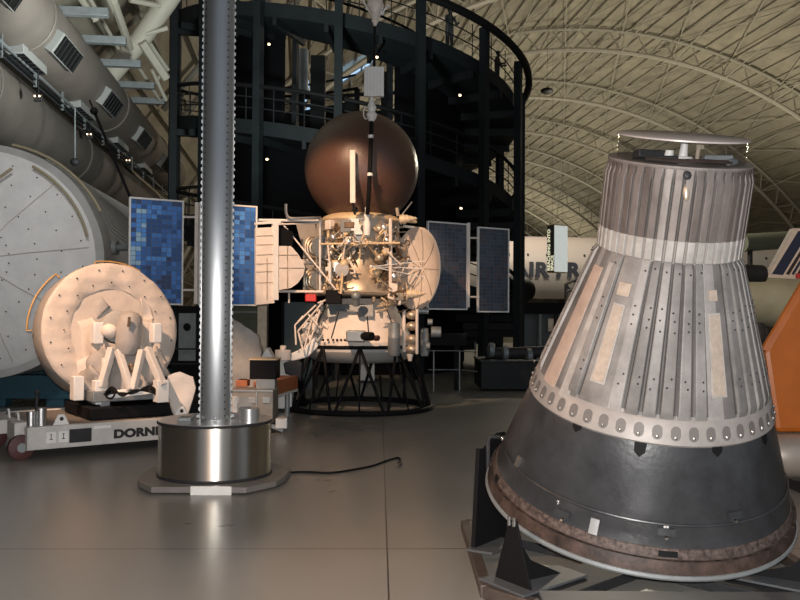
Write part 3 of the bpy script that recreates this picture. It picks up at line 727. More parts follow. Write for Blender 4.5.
# plumbing and electronics round the body
def body_r(py):
    if py < 247: return .67
    if py < 266: return .5
    if py < 292: return .5 + (py - 266) / 26 * .22
    return .95
def bp(px, py, off):
    x = at(px, py, 14.6).x - VC.x; r = body_r(py) + off; x = max(-r * .98, min(r * .98, x))
    Y = VC.y - math.sqrt(max(.01, r * r - x * x)); return at(px, py, Y)
pal = ['tan', 'gold', 'cream', 'alu', 'darkgold', 'darkgold', 'greysteel', 'white']
for i in range(58):
    px, py = rn.uniform(322, 398), rn.uniform(224, 250)
    if py > 240 and 355 < px < 372 and rn.random() < .7: continue
    c = bp(px, py, rn.uniform(.01, .08)); mb = MB(); k = i % 4
    if k == 0: mb.box(c, (rn.uniform(.08, .2), .12, rn.uniform(.08, .22)), Matrix.Rotation(math.atan2(c.x - VC.x, VC.y - c.y), 3, 'Z')); mb.build('electronics_box', M[rn.choice(pal)], pr, bev=.01)
    elif k == 1: mb.ball(c, rn.uniform(.04, .075), 14); mb.build('valve_ball', M[rn.choice(['alu', 'tan', 'darkgold', 'steel'])], pr)
    else:
        q = bp(px + rn.uniform(-12, 12), py + rn.uniform(-9, 12), rn.uniform(.03, .1)); w = bp(px + rn.uniform(-10, 10), py + rn.uniform(-10, 14), rn.uniform(.05, .12))
        mb.tube(smoothp([c, q, w], 4), rn.uniform(.012, .024), 6); mb.build('pipe', M[rn.choice(['cream', 'tan', 'alu', 'gold'])], pr)
for i in range(66):
    px = rn.uniform(323, 352) if i % 2 else rn.uniform(372, 402); py = rn.uniform(246, 300)
    c = bp(px, py, rn.uniform(.05, .28)); mb = MB()
    if px < 350 and py > 284: c = bp(px, py - 24, .1)
    if i % 5 == 0: mb.ball(c, rn.uniform(.05, .10), 14); mb.build('valve_ball', M[rn.choice(['alu', 'tan', 'gold'])], pr)
    elif i % 5 == 1: mb.box(c, (rn.uniform(.06, .16), .1, rn.uniform(.06, .2))); mb.build('electronics_box', M[rn.choice(pal)], pr, bev=.01)
    else:
        P = [c] + [bp(px + rn.uniform(-10, 10), py + rn.uniform(-14, 14), rn.uniform(.05, .25)) for _ in range(3)]
        mb.tube(smoothp(P, 4), rn.uniform(.012, .022), 6); mb.build('pipe', M[rn.choice(['cream', 'tan', 'alu', 'gold', 'darkgold'])], pr)
for i in range(20):      # nozzles and fittings at the deck
    px = rn.uniform(372, 404); py = rn.uniform(293, 306); c = bp(px, py, rn.uniform(-.1, .05)); mb = MB()
    if i % 2: mb.cyl(c, c + V((rn.uniform(-.1, .1), -.08, rn.uniform(-.12, .05))), .03, .02, 10); mb.build('nozzle', M[rn.choice(['tan', 'darkgold', 'alu'])], pr)
    else: mb.tube(smoothp([c, bp(px + 6, py + 6, .05), bp(px - 4, py + 9, .08)], 4), .013, 6); mb.build('pipe', M[rn.choice(['gold', 'tan', 'darkgold'])], pr)
mb = MB(); c = bp(343.5, 270, .2); mb.cyl(c, c + V((-.02, -.10, 0)), .115, n=24); mb.build('drum_sensor', M['alu'], pr)
mb = MB(); c = bp(384, 228, .04); mb.ball(c, .085, 20); mb.build('pressure_sphere', M['steel'], pr)
mb = MB(); c = bp(367, 228, .05); mb.box(c, (.12, .12, .20)); mb.build('electronics_box', M['greysteel'], pr, bev=.01)
for i in range(62):
    px = rn.uniform(322, 400) if i < 40 else rn.uniform(322, 350); py = rn.uniform(224, 262) if i < 40 else rn.uniform(250, 288)
    if 352 < px < 374 and py > 246: px -= 24
    P = [bp(px, py, rn.uniform(.06, .16)), bp(px + rn.uniform(-7, 7), py + rn.uniform(-2, 9), rn.uniform(.06, .2)), bp(px + rn.uniform(-9, 9), py + rn.uniform(2, 16), rn.uniform(.03, .15))]
    mb = MB(); mb.tube(smoothp(P, 4), rn.uniform(.007, .012), 6); mb.build('tubing', M[rn.choice(['darkgold', 'gold', 'cream', 'alu', 'darkgold'])], pr)
mb = MB(); mb.prism([at(x, y, 14.75) for x, y in ((296, 224), (330, 224), (330, 291), (303, 291), (303, 250))], (0, .08, 0)); mb.build('backing_plate', mat('grey_tan_plate', (.24, .21, .18), .55, 0, .15, 5), pr, smooth=False)
# round tanks at left (coil-shaped radiators)
for px, py in ((314, 248), (313, 281)):
    for r, o in ((.20, 0), (.15, -.06), (.09, -.1)):
        c = at(px, py, 14.2 + o); mb = MB(); mb.tube([c + WD * (r * .8 * math.cos(2 * PI * k / 32)) + ZZ * (r * math.sin(2 * PI * k / 32)) for k in range(32)], .022, 8, closed=True); mb.build('coil_ring', M['tan'], pr)
    c = at(px + 2, py, 14.35); mb = MB(); mb.cyl(c, c - WN * -.25, .19, n=28); mb.build('coil_drum', M['greysteel'], pr)
# frame tubes
for P, r, m in (([(282, 223, 13.95), (337, 291, 13.65)], .019, 'cream'), ([(256, 220, 13.7), (322, 221, 14.05)], .03, 'white'), ([(272, 224.5, 13.75), (322, 223, 14.05)], .018, 'cream'),
                ([(258, 291, 13.75), (340, 292, 13.9)], .03, 'cream'), ([(320, 221, 13.95), (320, 292, 13.95)], .025, 'white'), ([(316, 222, 14.1), (317, 292, 14.1)], .018, 'tan'),
                ([(390.5, 219, 13.95), (390.5, 292, 13.9)], .04, 'cream'), ([(360, 222, 13.85), (360, 258, 13.95)], .02, 'gold'), ([(328, 245, 13.8), (332, 288, 13.8)], .02, 'cream'),
                ([(330, 262, 13.75), (330, 284, 13.75)], .03, 'white'), ([(320, 244, 13.85), (400, 243, 13.85)], .025, 'gold'), ([(390, 219, 14.0), (416, 222, 14.4)], .035, 'gold'),
                ([(404, 226, 14.2), (416, 228, 14.4)], .03, 'white'), ([(383, 247, 13.75), (401, 265, 13.9)], .02, 'cream'), ([(374, 274, 13.6), (392, 290, 13.75)], .02, 'tan'),
                ([(257, 282, 13.6), (268, 303, 13.6)], .015, 'cream'), ([(267, 270, 13.65), (267, 303, 13.65)], .015, 'white'), ([(289, 290, 13.85), (289, 303, 13.85)], .02, 'cream')):
    mb = MB(); mb.tube([at(*p) for p in P], r * .75, 8); mb.build('frame_tube', M[m], pr)
mb = MB(); mb.tube(smoothp([at(286, 204, 13.8), at(286, 211, 13.8), at(288, 217, 13.8), at(294, 218.5, 13.8), at(317, 218, 13.9), at(320, 220, 13.95), at(320.5, 240, 13.95)], 4), .026, 8); mb.build('bent_tube', M['alu'], pr)
# white radiator panels on the left
WP = VC + WN * .25
def wp(px, py, off=0): return onplane(px, py, WP + WN * off, WN)
mb = MB(); mb.prism([wp(256, 228), wp(274.5, 227), wp(274.5, 303), wp(256, 305)], -WN * .06); rp = mb.build('radiator_panel', M['cream'], pr, smooth=False)
mb = MB()
for y in (236, 245, 255, 264, 272, 283): mb.tube([wp(256.5, y, .005), wp(274, y - .6, .005)], .005, 5)
mb.tube([wp(267, 258, .005), wp(267, 300, .005)], .007, 5)
mb.build('panel_seam', M['tan'], rp)
mb = MB(); mb.prism([wp(273.5, 222, .02), wp(278.5, 222, .02), wp(278.5, 300, .02), wp(273.5, 300, .02)], -WN * .08); mb.build('panel_spar', M['white'], pr, smooth=False)
mb = MB(); mb.prism([wp(256, 222, .0), wp(281, 220.5, .0), wp(281, 223, .0), wp(256, 224.5, .0)], -WN * .08); mb.build('panel_spar', M['white'], pr, smooth=False)
mb = MB(); mb.prism([wp(x, y) for x, y in ((279, 246), (291, 246), (298, 254), (303, 262), (305, 268), (303, 276), (298, 283), (291, 288), (279, 290))], -WN * .06); rp = mb.build('radiator_panel', M['cream'], pr, smooth=False)
mb = MB(); mb.tube([wp(287.5, 246, .005), wp(287.5, 289, .005)], .008, 5); mb.tube([wp(279, 255, .005), wp(298, 255, .005)], .006, 5); mb.tube([wp(279, 268, .005), wp(304, 268, .005)], .006, 5); mb.build('panel_seam', M['tan'], rp)
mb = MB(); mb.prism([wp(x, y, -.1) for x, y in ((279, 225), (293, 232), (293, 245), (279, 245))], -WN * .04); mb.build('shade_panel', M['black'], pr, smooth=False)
# solar panels
CELL = {}
def cellmats(tag_, base, n):
    out = []
    for i in range(n):
        c = base[i]; out.append(mat('solar_cell_reflect_%s_%d' % (tag_, i), c, .28, 0, .12, 30, spec=.6))
    return out
left_sheen = cellmats('blue', [(.036, .14, .42), (.055, .20, .58), (.022, .085, .27), (.085, .28, .70), (.03, .055, .15), (.33, .52, .68)], 6)  # bright reflection painted into the cells; same material as the right wing
right_dull = cellmats('navy', [(.036, .046, .066), (.046, .060, .086), (.028, .034, .046), (.06, .07, .095), (.065, .05, .058), (.045, .062, .10)], 6)  # same cells as the left wing, painted dark where they reflect less
M['cellback'] = mat('panel_backing', (.10, .115, .15), .5)
WP0 = VC
def solar(pxa, pxb, pym, mats, nc, nr, seed, lite=None, dz=0):
    a = onplane(pxa, pym, WP0, WN); b = onplane(pxb, pym, WP0, WN); w = (b - a).dot(WD); h = 1.60; c = (a + b) / 2; c.z = 2.53 + dz
    rot = Matrix((WD, -WN, ZZ)).transposed()
    fr = MB()
    for sx in (-1, 1): fr.box(c + WD * sx * (w / 2 - .012), (.024, .05, h), rot)
    for sz in (-1, 1): fr.box(c + ZZ * sz * (h / 2 - .012), (w - .05, .05, .024), rot)
    sp = fr.build('solar_panel', M['white'], pr, smooth=False)
    bk = MB(); bk.box(c - WN * .004, (w - .05, .03, h - .05), rot); bk.build('panel_back', M['cellback'], sp, smooth=False)
    q = MB(); rr = random.Random(seed); W = w - .054; Hh = h - .054
    patch = {(i // 2, j // 3): rr.choices(range(6), (5, 4, 4, 2.5, 2, .0))[0] for i in range(nc) for j in range(nr)}
    for i in range(nc):
        for j in range(nr):
            x0_ = -W / 2 + W * i / nc; x1_ = -W / 2 + W * (i + 1) / nc; z0_ = -Hh / 2 + Hh * j / nr; z1_ = -Hh / 2 + Hh * (j + 1) / nr; g = .0035
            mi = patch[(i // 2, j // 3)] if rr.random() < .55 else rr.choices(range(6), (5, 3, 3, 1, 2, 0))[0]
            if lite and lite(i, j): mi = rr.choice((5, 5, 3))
            P = [c + WD * x + ZZ * z + WN * .0125 for x, z in ((x0_ + g, z0_ + g), (x1_ - g, z0_ + g), (x1_ - g, z1_ - g), (x0_ + g, z1_ - g))]
            q.add(P, [(0, 1, 2, 3)], mi)
    q.build('solar_cells', mats, sp, smooth=False)
    return c, w
solar(128.5, 183, 251, left_sheen, 10, 22, 2, lambda i, j: (1 <= i <= 2 and 12 <= j <= 19) or (i < 2 and 8 <= j < 13) or (i < 3 and j < 6))
solar(199, 256.5, 254, left_sheen, 10, 22, 5)
solar(427, 467, 264, right_dull, 10, 22, 8, None, -.03)
solar(477.5, 508.5, 270, right_dull, 8, 22, 9, None, -.07)
def wq(px, py, off=0): return onplane(px, py, WP0 + WN * off, WN)
for x, y0, y1 in ((196.5, 200, 305), (468.5, 222, 312)):
    mb = MB(); a = wq(x, (y0 + y1) / 2); mb.beam(V((a.x, a.y, 1.75)), V((a.x, a.y, 3.32)), .05, .06); mb.build('hinge_spar', M['cream'], pr, smooth=False)
for xa, xb, ys in ((183, 196, (217, 290)), (468, 478, (238, 297))):
    for y in ys:
        mb = MB(); mb.tube([wq(xa - 1, y), wq(xb + 1, y)], .018, 8); mb.build('hinge_rod', M['cream'], pr)
mb = MB(); mb.tube([at(400, 240, 14.9), wq(428, 240)], .035, 8); mb.tube([at(400, 290, 14.9), wq(428, 290)], .035, 8); mb.build('wing_strut', M['cream'], pr)
mb = MB(); mb.tube([wq(430, 262, -.12), wq(466, 262, -.12)], .03, 8); mb.build('wing_strut', M['cream'], pr)
mb = MB(); mb.tube([wq(256, 262, -.1), at(318, 262, 14.5)], .045, 8); mb.build('wing_strut', M['cream'], pr)
# boom from the top left panel corner
a = wq(130, 197); b = at(94, 111, 11.9)
mb = MB(); mb.tube([a, a.lerp(b, .5), b], .020, 8); bo = mb.build('boom', M['black'], pr)
mb = MB(); mb.ball(b, .055, 12); mb.tube([b, b + (b - a).normalized() * .16], .012, 6); mb.build('boom_tip', M['black'], bo)
# forward mast with white panel and spiked tip
mp = [at(367.5, 214, 13.72), at(369, 190, 13.5), at(371, 140, 13.5), at(371.5, 121, 13.6)]
mb = MB(); mb.tube(mp, .035, 10); fm = mb.build('antenna_mast', M['black'], pr)
mb = MB()
for y in (135, 173): mb.cyl(at(370.8 - (y - 135) * .02, y, 13.46), at(370.8 - (y - 135) * .02, y + 3, 13.46), .045, n=12)
mb.build('mast_collar', M['white'], fm)
mb = MB(); a = at(371.5, 122, 13.6); mb.lathe([(.03, 0), (.07, .05), (.09, .12), (.055, .17), (.075, .24), (.05, .30), (.03, .40), (.03, .52)], a, n=16); mb.build('mast_fitting', M['white'], fm)
mb = MB(); mb.tube([a + V((-.08, -.02, .14)) + V((-.05 * math.sin(q * PI / 6), 0, .10 * math.cos(q * PI / 6))) for q in range(7)], .012, 6); mb.build('fitting_loop', M['cream'], fm)
c = at(374, 82, 13.55); mb = MB(); mb.box(c, (.315, .09, .475)); wpn = mb.build('white_panel', M['white'], pr, smooth=False, bev=.006)
mb = MB()
for i in range(5): mb.box(c + V((-.105 + i * .0525, -.046, 0)), (.006, .004, .45))
mb.build('panel_groove', M['blanket'], wpn, smooth=False)
mb = MB(); mb.tube([c + V((0, .06, .2)), at(375, 24, 13.55)], .022, 8); mb.build('upper_mast', M['black'], pr)
t = at(375, 26, 13.5); mb = MB(); mb.lathe([(.02, 0), (.06, .08), (.05, .1), (.10, .18), (.08, .2), (.14, .33), (.12, .40), (0, .40)], t, n=14); ap = mb.build('tip_antenna', M['cream'], pr)
mb = MB()
for dx, dz, y0_ in ((-.20, .42, .06), (.20, .32, .08), (-.11, .5, .2), (.12, .3, .02)): mb.tube([t + V((0, 0, y0_)), t + V((dx, 0, dz))], .014, 6)
for i, (dx, dz) in enumerate(((-.2, .42), (-.13, .28), (.2, .32), (.12, .2))): mb.ball(t + V((dx, 0, dz)), .03, 8)
mb.build('antenna_spike', M['white'], ap)
# pale strip in front of the sphere
a, b = at(352.8, 203, 13.52), at(352.6, 150, 13.52)
mb = MB(); mb.beam(a, b, .085, .05, up=V((0, 1, 0))); mb.build('pale_bar', M['cream'], pr, bev=.006)
mb = MB(); mb.tube([at(355, 214, 13.75), a + V((0, 0, .02))], .022, 8); mb.ball(at(355, 210, 13.75), .05, 10); mb.build('bar_stem', M['charcoal'], pr)
mb = MB(); c = at(367, 220, 13.8); mb.lathe([(.055, -.25), (.065, -.05), (.04, 0), (.055, .08), (.03, .14), (.04, .2), (0, .23)], c, n=16); mb.build('mast_foot', M['white'], pr)
# high-gain dish
DN = V((-.84, -.54, .0)).normalized(); DC = at(415.5, 268.5, 14.2)
prof = [(0, -.13)] + [(.68 * k / 10, -.13 + .13 * (k / 10) ** 2) for k in range(1, 11)]
prof2 = [(.695, 0), (.695, -.02)] + [(.68 * k / 10, -.16 + .13 * (k / 10) ** 2) for k in range(9, 0, -1)] + [(0, -.16)]
mb = MB(); mb.lathe(prof + prof2, DC, DN, 56); di = mb.build('dish', M['cream'], pr)
e1 = DN.cross(V((0, 1, 0))).normalized(); e2 = DN.cross(e1); mb = MB()
for k in range(9):
    t = 2 * PI * k / 9 + .1
    mb.tube([DC + (e1 * math.cos(t) + e2 * math.sin(t)) * r + DN * (-.127 + .13 * (r / .68) ** 2) for r in (.06, .2, .35, .5, .66)], .0045, 5)
mb.build('dish_seam', M['darkgold'], di)
tip = DC + DN * .86
mb = MB()
for k in range(3):
    t = 2 * PI * k / 3 + .4; mb.tube([DC + (e1 * math.cos(t) + e2 * math.sin(t)) * .16 + DN * -.15, tip], .010, 6)
mb.tube([DC + DN * -.16, tip], .011, 8); mb.ball(tip, .03, 10); mb.build('feed_strut', M['white'], di)
mb = MB(); mb.cyl(DC - DN * .2, DC - DN * .5, .12, .08, 14); mb.build('dish_mount', M['greysteel'], di)
# helical cone antennas
for px, py, Y, d in ((414, 294, 13.75, V((1, -.2, .02))), (406, 219, 13.95, V((1, -.1, .05)))):
    c = at(px, py, Y); d.normalize(); mb = MB(); mb.lathe([(.02, -.12), (.075, -.10), (.075, -.03), (.06, .03), (.03, .14), (0, .2)], c, d, 16); ca_ = mb.build('cone_antenna', M['gold'], pr)
    x = d.cross(ZZ).normalized(); y = d.cross(x); mb = MB()
    mb.tube([c + d * (-.1 + .28 * k / 48) + (x * math.cos(k * .55) + y * math.sin(k * .55)) * (.082 if k < 12 else .082 * (1 - (k - 12) / 40)) for k in range(48)], .010, 5); mb.build('helix_wire', M['cream'], ca_)
mb = MB(); mb.tube([bp(402, 293, .0), at(410, 294, 13.75)], .012, 6); mb.build('antenna_arm', M['cream'], pr)
mb = MB(); mb.tube([at(401, 216, 14.0), at(412, 202, 14.1)], .012, 6); mb.build('whip_antenna', M['alu'], pr)
mb = MB(); mb.tube([at(398, 216, 13.95), at(397, 208, 13.95)], .03, 8); mb.build('stub_antenna', M['tan'], pr)

# ---- the probe's stand
sd = empty('probe_stand', V((VC.x, VC.y, 0)), 'round black tubular trestle stand carrying the space probe', 'display stand')
RB, RT_ = 1.24, .90; ZT = zy(345.5)
VS = V((at(359, 409, 14.6).x, 14.6, 0))
for r, z, t, c_ in ((RB, .04, .045, VS), (RB - .18, .03, .02, VS), (RT_ + .03, ZT, .032, VC)):
    mb = MB(); mb.tube([c_ + V((r * math.cos(2 * PI * k / 64), r * math.sin(2 * PI * k / 64), z)) for k in range(64)], t, 8, closed=True); mb.build('base_ring' if z < .5 else 'top_ring', M['black'], sd)
NL = 9
for k in range(NL):
    a0 = 2 * PI * k / NL - PI / 2 + .05
    top = VC + V(((RT_ + .03) * math.cos(a0), (RT_ + .03) * math.sin(a0), ZT))
    for s_ in (-1, 1):
        a1 = a0 + s_ * PI / NL * .92; mb = MB(); mb.tube([top, VS + V((RB * math.cos(a1), RB * math.sin(a1), .04))], .026, 8); mb.build('strut', M['black'], sd)
    mb = MB(); mb.tube([top, VS + V((RB * math.cos(a0), RB * math.sin(a0), .04))], .014, 6); mb.build('rod', M['black'], sd)
    a1 = a0 + PI / NL; mb = MB(); mb.tube([VS + V((RB * math.cos(a0), RB * math.sin(a0), .04)), VS + V(((RB - .18) * math.cos(a1), (RB - .18) * math.sin(a1), .03))], .012, 6); mb.build('ring_tie', M['black'], sd)
mb = MB(); mb.prism([at(x, y, 13.75) for x, y in ((283, 363), (296, 360), (302, 364), (301, 382), (297, 377), (285, 374))], (0, .3, 0)); mb.build('side_bracket', M['charcoal'], sd, smooth=False, bev=.02)
mb = MB(); mb.tube([at(300, 378, 13.9), fl(304, 406)], .05, 8); mb.tube([at(291, 376, 13.9), fl(287, 406)], .022, 8); mb.build('side_leg', M['black'], sd)
# ================================================================== transport cart
CO = fl(27, 452, .10)            # lower front-left corner
u_ = V((.8, .6, 0)); v_ = V((-.6, .8, 0))
def cc(u, v, z): return V((CO.x, CO.y, 0)) + u_ * u + v_ * v + ZZ * z
CR = Matrix((u_, v_, ZZ)).transposed()
ct = empty('transport_cart', cc(1.5, 1, 0), 'low white wheeled transport cart with black lettering on its side', 'cart')
CL, CWd = 2.6, 1.75
M['cartw'] = mat('scuffed_white_cart_paint', (.50, .49, .47), .55, 0, .12, 6)
mb = MB(); mb.box(cc(CL / 2, .05, .235), (CL, .10, .25), CR); fb = mb.build('side_beam', M['cartw'], ct, bev=.008)
mb = MB(); mb.box(cc(CL / 2, CWd, .235), (CL, .10, .25), CR); mb.build('side_beam', M['cartw'], ct, bev=.008)
mb = MB(); mb.box(cc(.05, CWd / 2 + .1, .27), (.10, CWd - .15, .18), CR); mb.build('end_beam', M['cartw'], ct, bev=.008)
mb = MB(); mb.box(cc(CL - .05, CWd / 2 + .1, .235), (.10, CWd - .1, .25), CR); mb.build('end_beam', M['cartw'], ct, bev=.008)
mb = MB(); mb.box(cc(CL / 2, CWd / 2 + .05, .335), (CL - .2, CWd - .1, .03), CR); mb.build('deck', mat('grey_brown_deck', (.16, .145, .13), .6, 0, .2, 10), ct, smooth=False)
tx = cc(.93, -.002, .175)
text('lettering', 'DORNIER', .128, tx, u_, ZZ, M['ink'], fb, .002, bold=.008, spacing=1.05, xs=1.25)
mb = MB(); mb.box(cc(.56, -.004, .235), (.24, .008, .15), CR); mb.build('data_plate', M['charcoal'], fb, smooth=False)
for x in (.245, .375):
    mb = MB(); mb.box(cc(x, -.004, .235), (.10, .006, .12), CR); sg = mb.build('warning_label', M['white'], fb, smooth=False)
    mb = MB(); mb.box(cc(x, -.008, .24), (.008, .002, .06), CR); mb.box(cc(x, -.008, .215), (.035, .002, .008), CR); mb.box(cc(x, -.008, .268), (.022, .002, .008), CR); mb.build('label_mark', M['ink'], sg, smooth=False)
mb = MB(); mb.box(cc(.80, -.004, .31), (.2, .004, .03), CR); mb.build('small_label', M['white'], fb, smooth=False)
for x, y in ((.36, .02), (.0, .5), (.0, .95), (1.75, .02)):
    mb = MB(); c = cc(x, y, .36); w = u_ if y < .1 else v_; o = v_ if y < .1 else u_
    mb.prism([c - w * .09, c + w * .09, c + w * .035 + ZZ * .12, c - w * .035 + ZZ * .12], o * .025); lg = mb.build('lifting_lug', M['white'], ct, smooth=False, bev=.01)
    mb = MB(); mb.cyl(c + ZZ * .07 - o * .004, c + ZZ * .07 + o * .029, .022, n=14); mb.build('lug_hole', M['ink'], lg)
for x, y in ((-.03, .14), (-.10, 1.12)):
    mb = MB(); c = cc(x, y, .135); mb.lathe([(0, -.05), (.09, -.05), (.135, -.035), (.135, .035), (.09, .05), (0, .05)], c, v_, 28); wh = mb.build('wheel', M['wheelred'], ct)
    mb = MB(); mb.cyl(c - v_ * .056, c + v_ * .056, .05, n=16); mb.build('hub', M['greysteel'], wh)
    mb = MB(); mb.beam(c + v_ * .08, c + v_ * .08 + u_ * .2 * (1 if x < 1 else -1), .05); mb.build('axle_arm', M['white'], ct)
mb = MB(); mb.cyl(cc(.17, .12, .35), cc(.17, .12, .55), .055, n=16); mb.cyl(cc(.07, .14, .35), cc(.07, .14, .52), .05, n=16); mb.build('jack_tube', M['alu'], ct)
mb = MB(); mb.cyl(cc(.14, .2, .5), cc(.14, .2, .72), .018, n=10); mb.ball(cc(.14, .2, .72), .03, 10); mb.build('jack_handle', M['charcoal'], ct)
mb = MB(); mb.box(cc(-.02, .35, .30), (.14, .35, .2), CR); mb.box(cc(-.05, .95, .3), (.18, .5, .16), CR); mb.build('tow_bracket', M['cartw'], ct, bev=.01)
for i in range(3):
    mb = MB(); mb.tube(smoothp([cc(-.1, 1.0 + i * .12, .42), cc(-.2, 1.2 + i * .1, .5), cc(-.4, 1.3 + i * .1, .44), cc(-.6, 1.5 + i * .1, .40)], 5), .02, 6); mb.build('hose', M['wheelred'] if i == 1 else M['cream'], ct)
mb = MB(); mb.box(cc(CL - .12, .10, .45), (.06, .06, .22), CR); mb.box(cc(CL - .02, .02, .22), (.22, .14, .16), CR); mb.build('end_fitting', M['white'], ct, bev=.006)

# ================================================================== instrument pointing mount on the cart
IC = at(112, 330, 10.75); IN = V((.60, -.79, .14)).normalized()
ip = empty('pointing_mount', cc(1.5, .9, .35), 'white blanketed telescope pointing mount with round shroud on cart', 'space instrument')
ie1 = IN.cross(ZZ).normalized(); ie2 = ie1.cross(IN).normalized()
def io(x, y, z): return IC + ie1 * x + ie2 * y + IN * z
# ie1 points image-left or right?
if ie1.x < 0: ie1 = -ie1
def wrinkle(seed, amp):
    rr = random.Random(seed); ph = [(rr.uniform(0, 6.3), rr.randint(2, 13), rr.uniform(4, 14)) for _ in range(9)]
    def f(t, h):
        return amp * sum(math.sin(k * t + p + h * q) for p, k, q in ph) / 5
    return f
wr = wrinkle(4, .012)
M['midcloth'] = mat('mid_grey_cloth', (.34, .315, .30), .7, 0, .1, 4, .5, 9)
M['recess'] = mat('shaded_recess_cloth', (.27, .245, .225), .7, 0, .10, 2.5, .4, 5)  # interior shade of the recess is put into this greyer colour
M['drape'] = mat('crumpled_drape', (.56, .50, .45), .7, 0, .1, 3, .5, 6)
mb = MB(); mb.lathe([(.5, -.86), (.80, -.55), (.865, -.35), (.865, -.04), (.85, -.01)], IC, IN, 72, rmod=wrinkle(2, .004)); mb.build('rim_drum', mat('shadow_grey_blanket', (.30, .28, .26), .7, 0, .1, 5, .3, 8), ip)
mb = MB(); N = 96; rings = [(.855, -.01), (.84, .008), (.82, .018), (.78, .026), (.74, .03), (.70, .032), (.66, .032), (.62, .028), (.58, .02), (.545, .01), (.52, .0), (.515, -.05)]
mb.lathe(rings, IC, IN, N, rmod=lambda t, h: wr(t, h)); 
for k in range(16):
    for r in (.60, .77):
        t = 2 * PI * (k + (.5 if r > .7 else 0)) / 16; mb.lathe([(.011, 0), (0, .004)], io(r * math.cos(t), r * math.sin(t), .040), IN, 8, mi=1)
M['shroud'] = mat('cream_shroud_cloth', (.54, .475, .42), .65, 0, .07, 7, .35, 9)
face = mb.build('shroud_face', [M['shroud'], M['ink']], ip)
for v in face.data.vertices:
    co_ = v.co; v.co = co_ + IN * .010 * (math.sin(co_.x * 13 + co_.z * 17) * math.sin(co_.z * 19 - co_.x * 11) + .7 * abs(math.sin(co_.x * 9 - co_.z * 7 + 1.5 * math.sin(co_.z * 6))) ** .5)
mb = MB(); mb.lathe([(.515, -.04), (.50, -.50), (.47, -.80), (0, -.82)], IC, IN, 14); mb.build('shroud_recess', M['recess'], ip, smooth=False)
# hand rails round the rim
def arc(r, a, b, z, n=14): return [io(r * math.cos(R(a + (b - a) * i / n)), r * math.sin(R(a + (b - a) * i / n)), z) for i in range(n + 1)]
for a, b, r, z in ((62, 100, .90, -.10), (128, 178, .95, -.28)):
    mb = MB(); P = arc(r, a, b, z); P = [P[0] - (P[0] - IC).normalized() * .06] + P + [P[-1] - (P[-1] - IC).normalized() * .06]; mb.tube(P, .011, 8); mb.build('hand_rail', M['yellow'], ip)
# central gimbal body
gc = at(129, 333, 10.25); up_ = V((.05, .12, 1)).normalized()
mb = MB(); mb.lathe([(0, -.27), (.10, -.265), (.145, -.20), (.155, -.1), (.155, .1), (.14, .19), (.09, .245), (0, .265)], gc, up_, 10); mb.build('gimbal_body', M['midcloth'], ip, ang=50)
mb = MB(); g2 = at(113, 332, 10.4); mb.lathe([(.20, 0), (.20, .14), (.17, .16), (0, .16)], g2 + V((0, .1, .05)), V((.5, -.8, .1)), 20); mb.build('gimbal_drum', M['greyblanket'], ip)
mb = MB(); mb.box(at(129, 322, 10.08), (.03, .02, .12), Matrix.Rotation(.1, 3, 'Y')); mb.build('gimbal_slot', M['darkgold'], ip)
mb = MB(); mb.ball(at(109, 331, 10.2), .10, 14, sc=(1, .8, .9)); mb.build('gimbal_knob', M['cream'], ip)
for px, py, w, h, Y in ((97, 333, .12, .26, 10.3), (155.5, 333, .11, .24, 10.35)):
    mb = MB(); mb.box(at(px, py, Y), (w, .16, h), CR); mb.build('actuator_box', M['white'], ip, bev=.012)
# draped blankets in front of the recess
def drape(pts, thick, m, name, seed=1, sub=3, amp=.022):
    bm = bmesh.new(); vs = [bm.verts.new(p) for p in pts]; bm.faces.new(vs)
    n = (pts[1] - pts[0]).cross(pts[2] - pts[1]).normalized()
    bmesh.ops.triangulate(bm, faces=bm.faces); bmesh.ops.subdivide_edges(bm, edges=bm.edges, cuts=5, use_grid_fill=True)
    rr = random.Random(seed)
    ph = [(V((rr.uniform(-14, 14), rr.uniform(-14, 14), rr.uniform(-14, 14))), rr.uniform(0, 6)) for _ in range(5)]
    for v in bm.verts: v.co += n * amp * sum(math.sin(v.co.dot(a) + b) for a, b in ph)
    b = MB(); bm.verts.index_update(); b.add([v.co.copy() for v in bm.verts], [tuple(v.index for v in f.verts) for f in bm.faces]); bm.free()
    o = b.build(name, m, ip, ang=60); s = o.modifiers.new('thickness', 'SOLIDIFY'); s.thickness = thick; s.offset = 0; return o
drape([at(*p) for p in ((79, 322, 10.55), (93, 318, 10.5), (106, 330, 10.4), (104, 352, 10.3), (96, 362, 10.3), (78, 370, 10.5))], .03, M['drape'], 'blanket_drape', 2)
drape([at(*p) for p in ((140, 318, 10.5), (153, 320, 10.55), (155, 340, 10.5), (150, 352, 10.4), (140, 350, 10.3))], .03, M['drape'], 'blanket_drape', 3)
drape([at(*p) for p in ((60, 378, 10.6), (96, 352, 10.4), (112, 362, 10.2), (106, 396, 10.2), (78, 398, 10.3))], .04, M['blanket'], 'blanket_drape', 4, amp=.03)
drape([at(*p) for p in ((142, 352, 10.25), (160, 358, 10.3), (170, 374, 10.35), (150, 384, 10.25), (140, 372, 10.2))], .03, M['midcloth'], 'blanket_drape', 5)
drape([at(*p) for p in ((106, 360, 10.3), (132, 352, 10.35), (150, 362, 10.3), (148, 392, 10.3), (104, 394, 10.3))], .04, M['midcloth'], 'blanket_drape', 6)
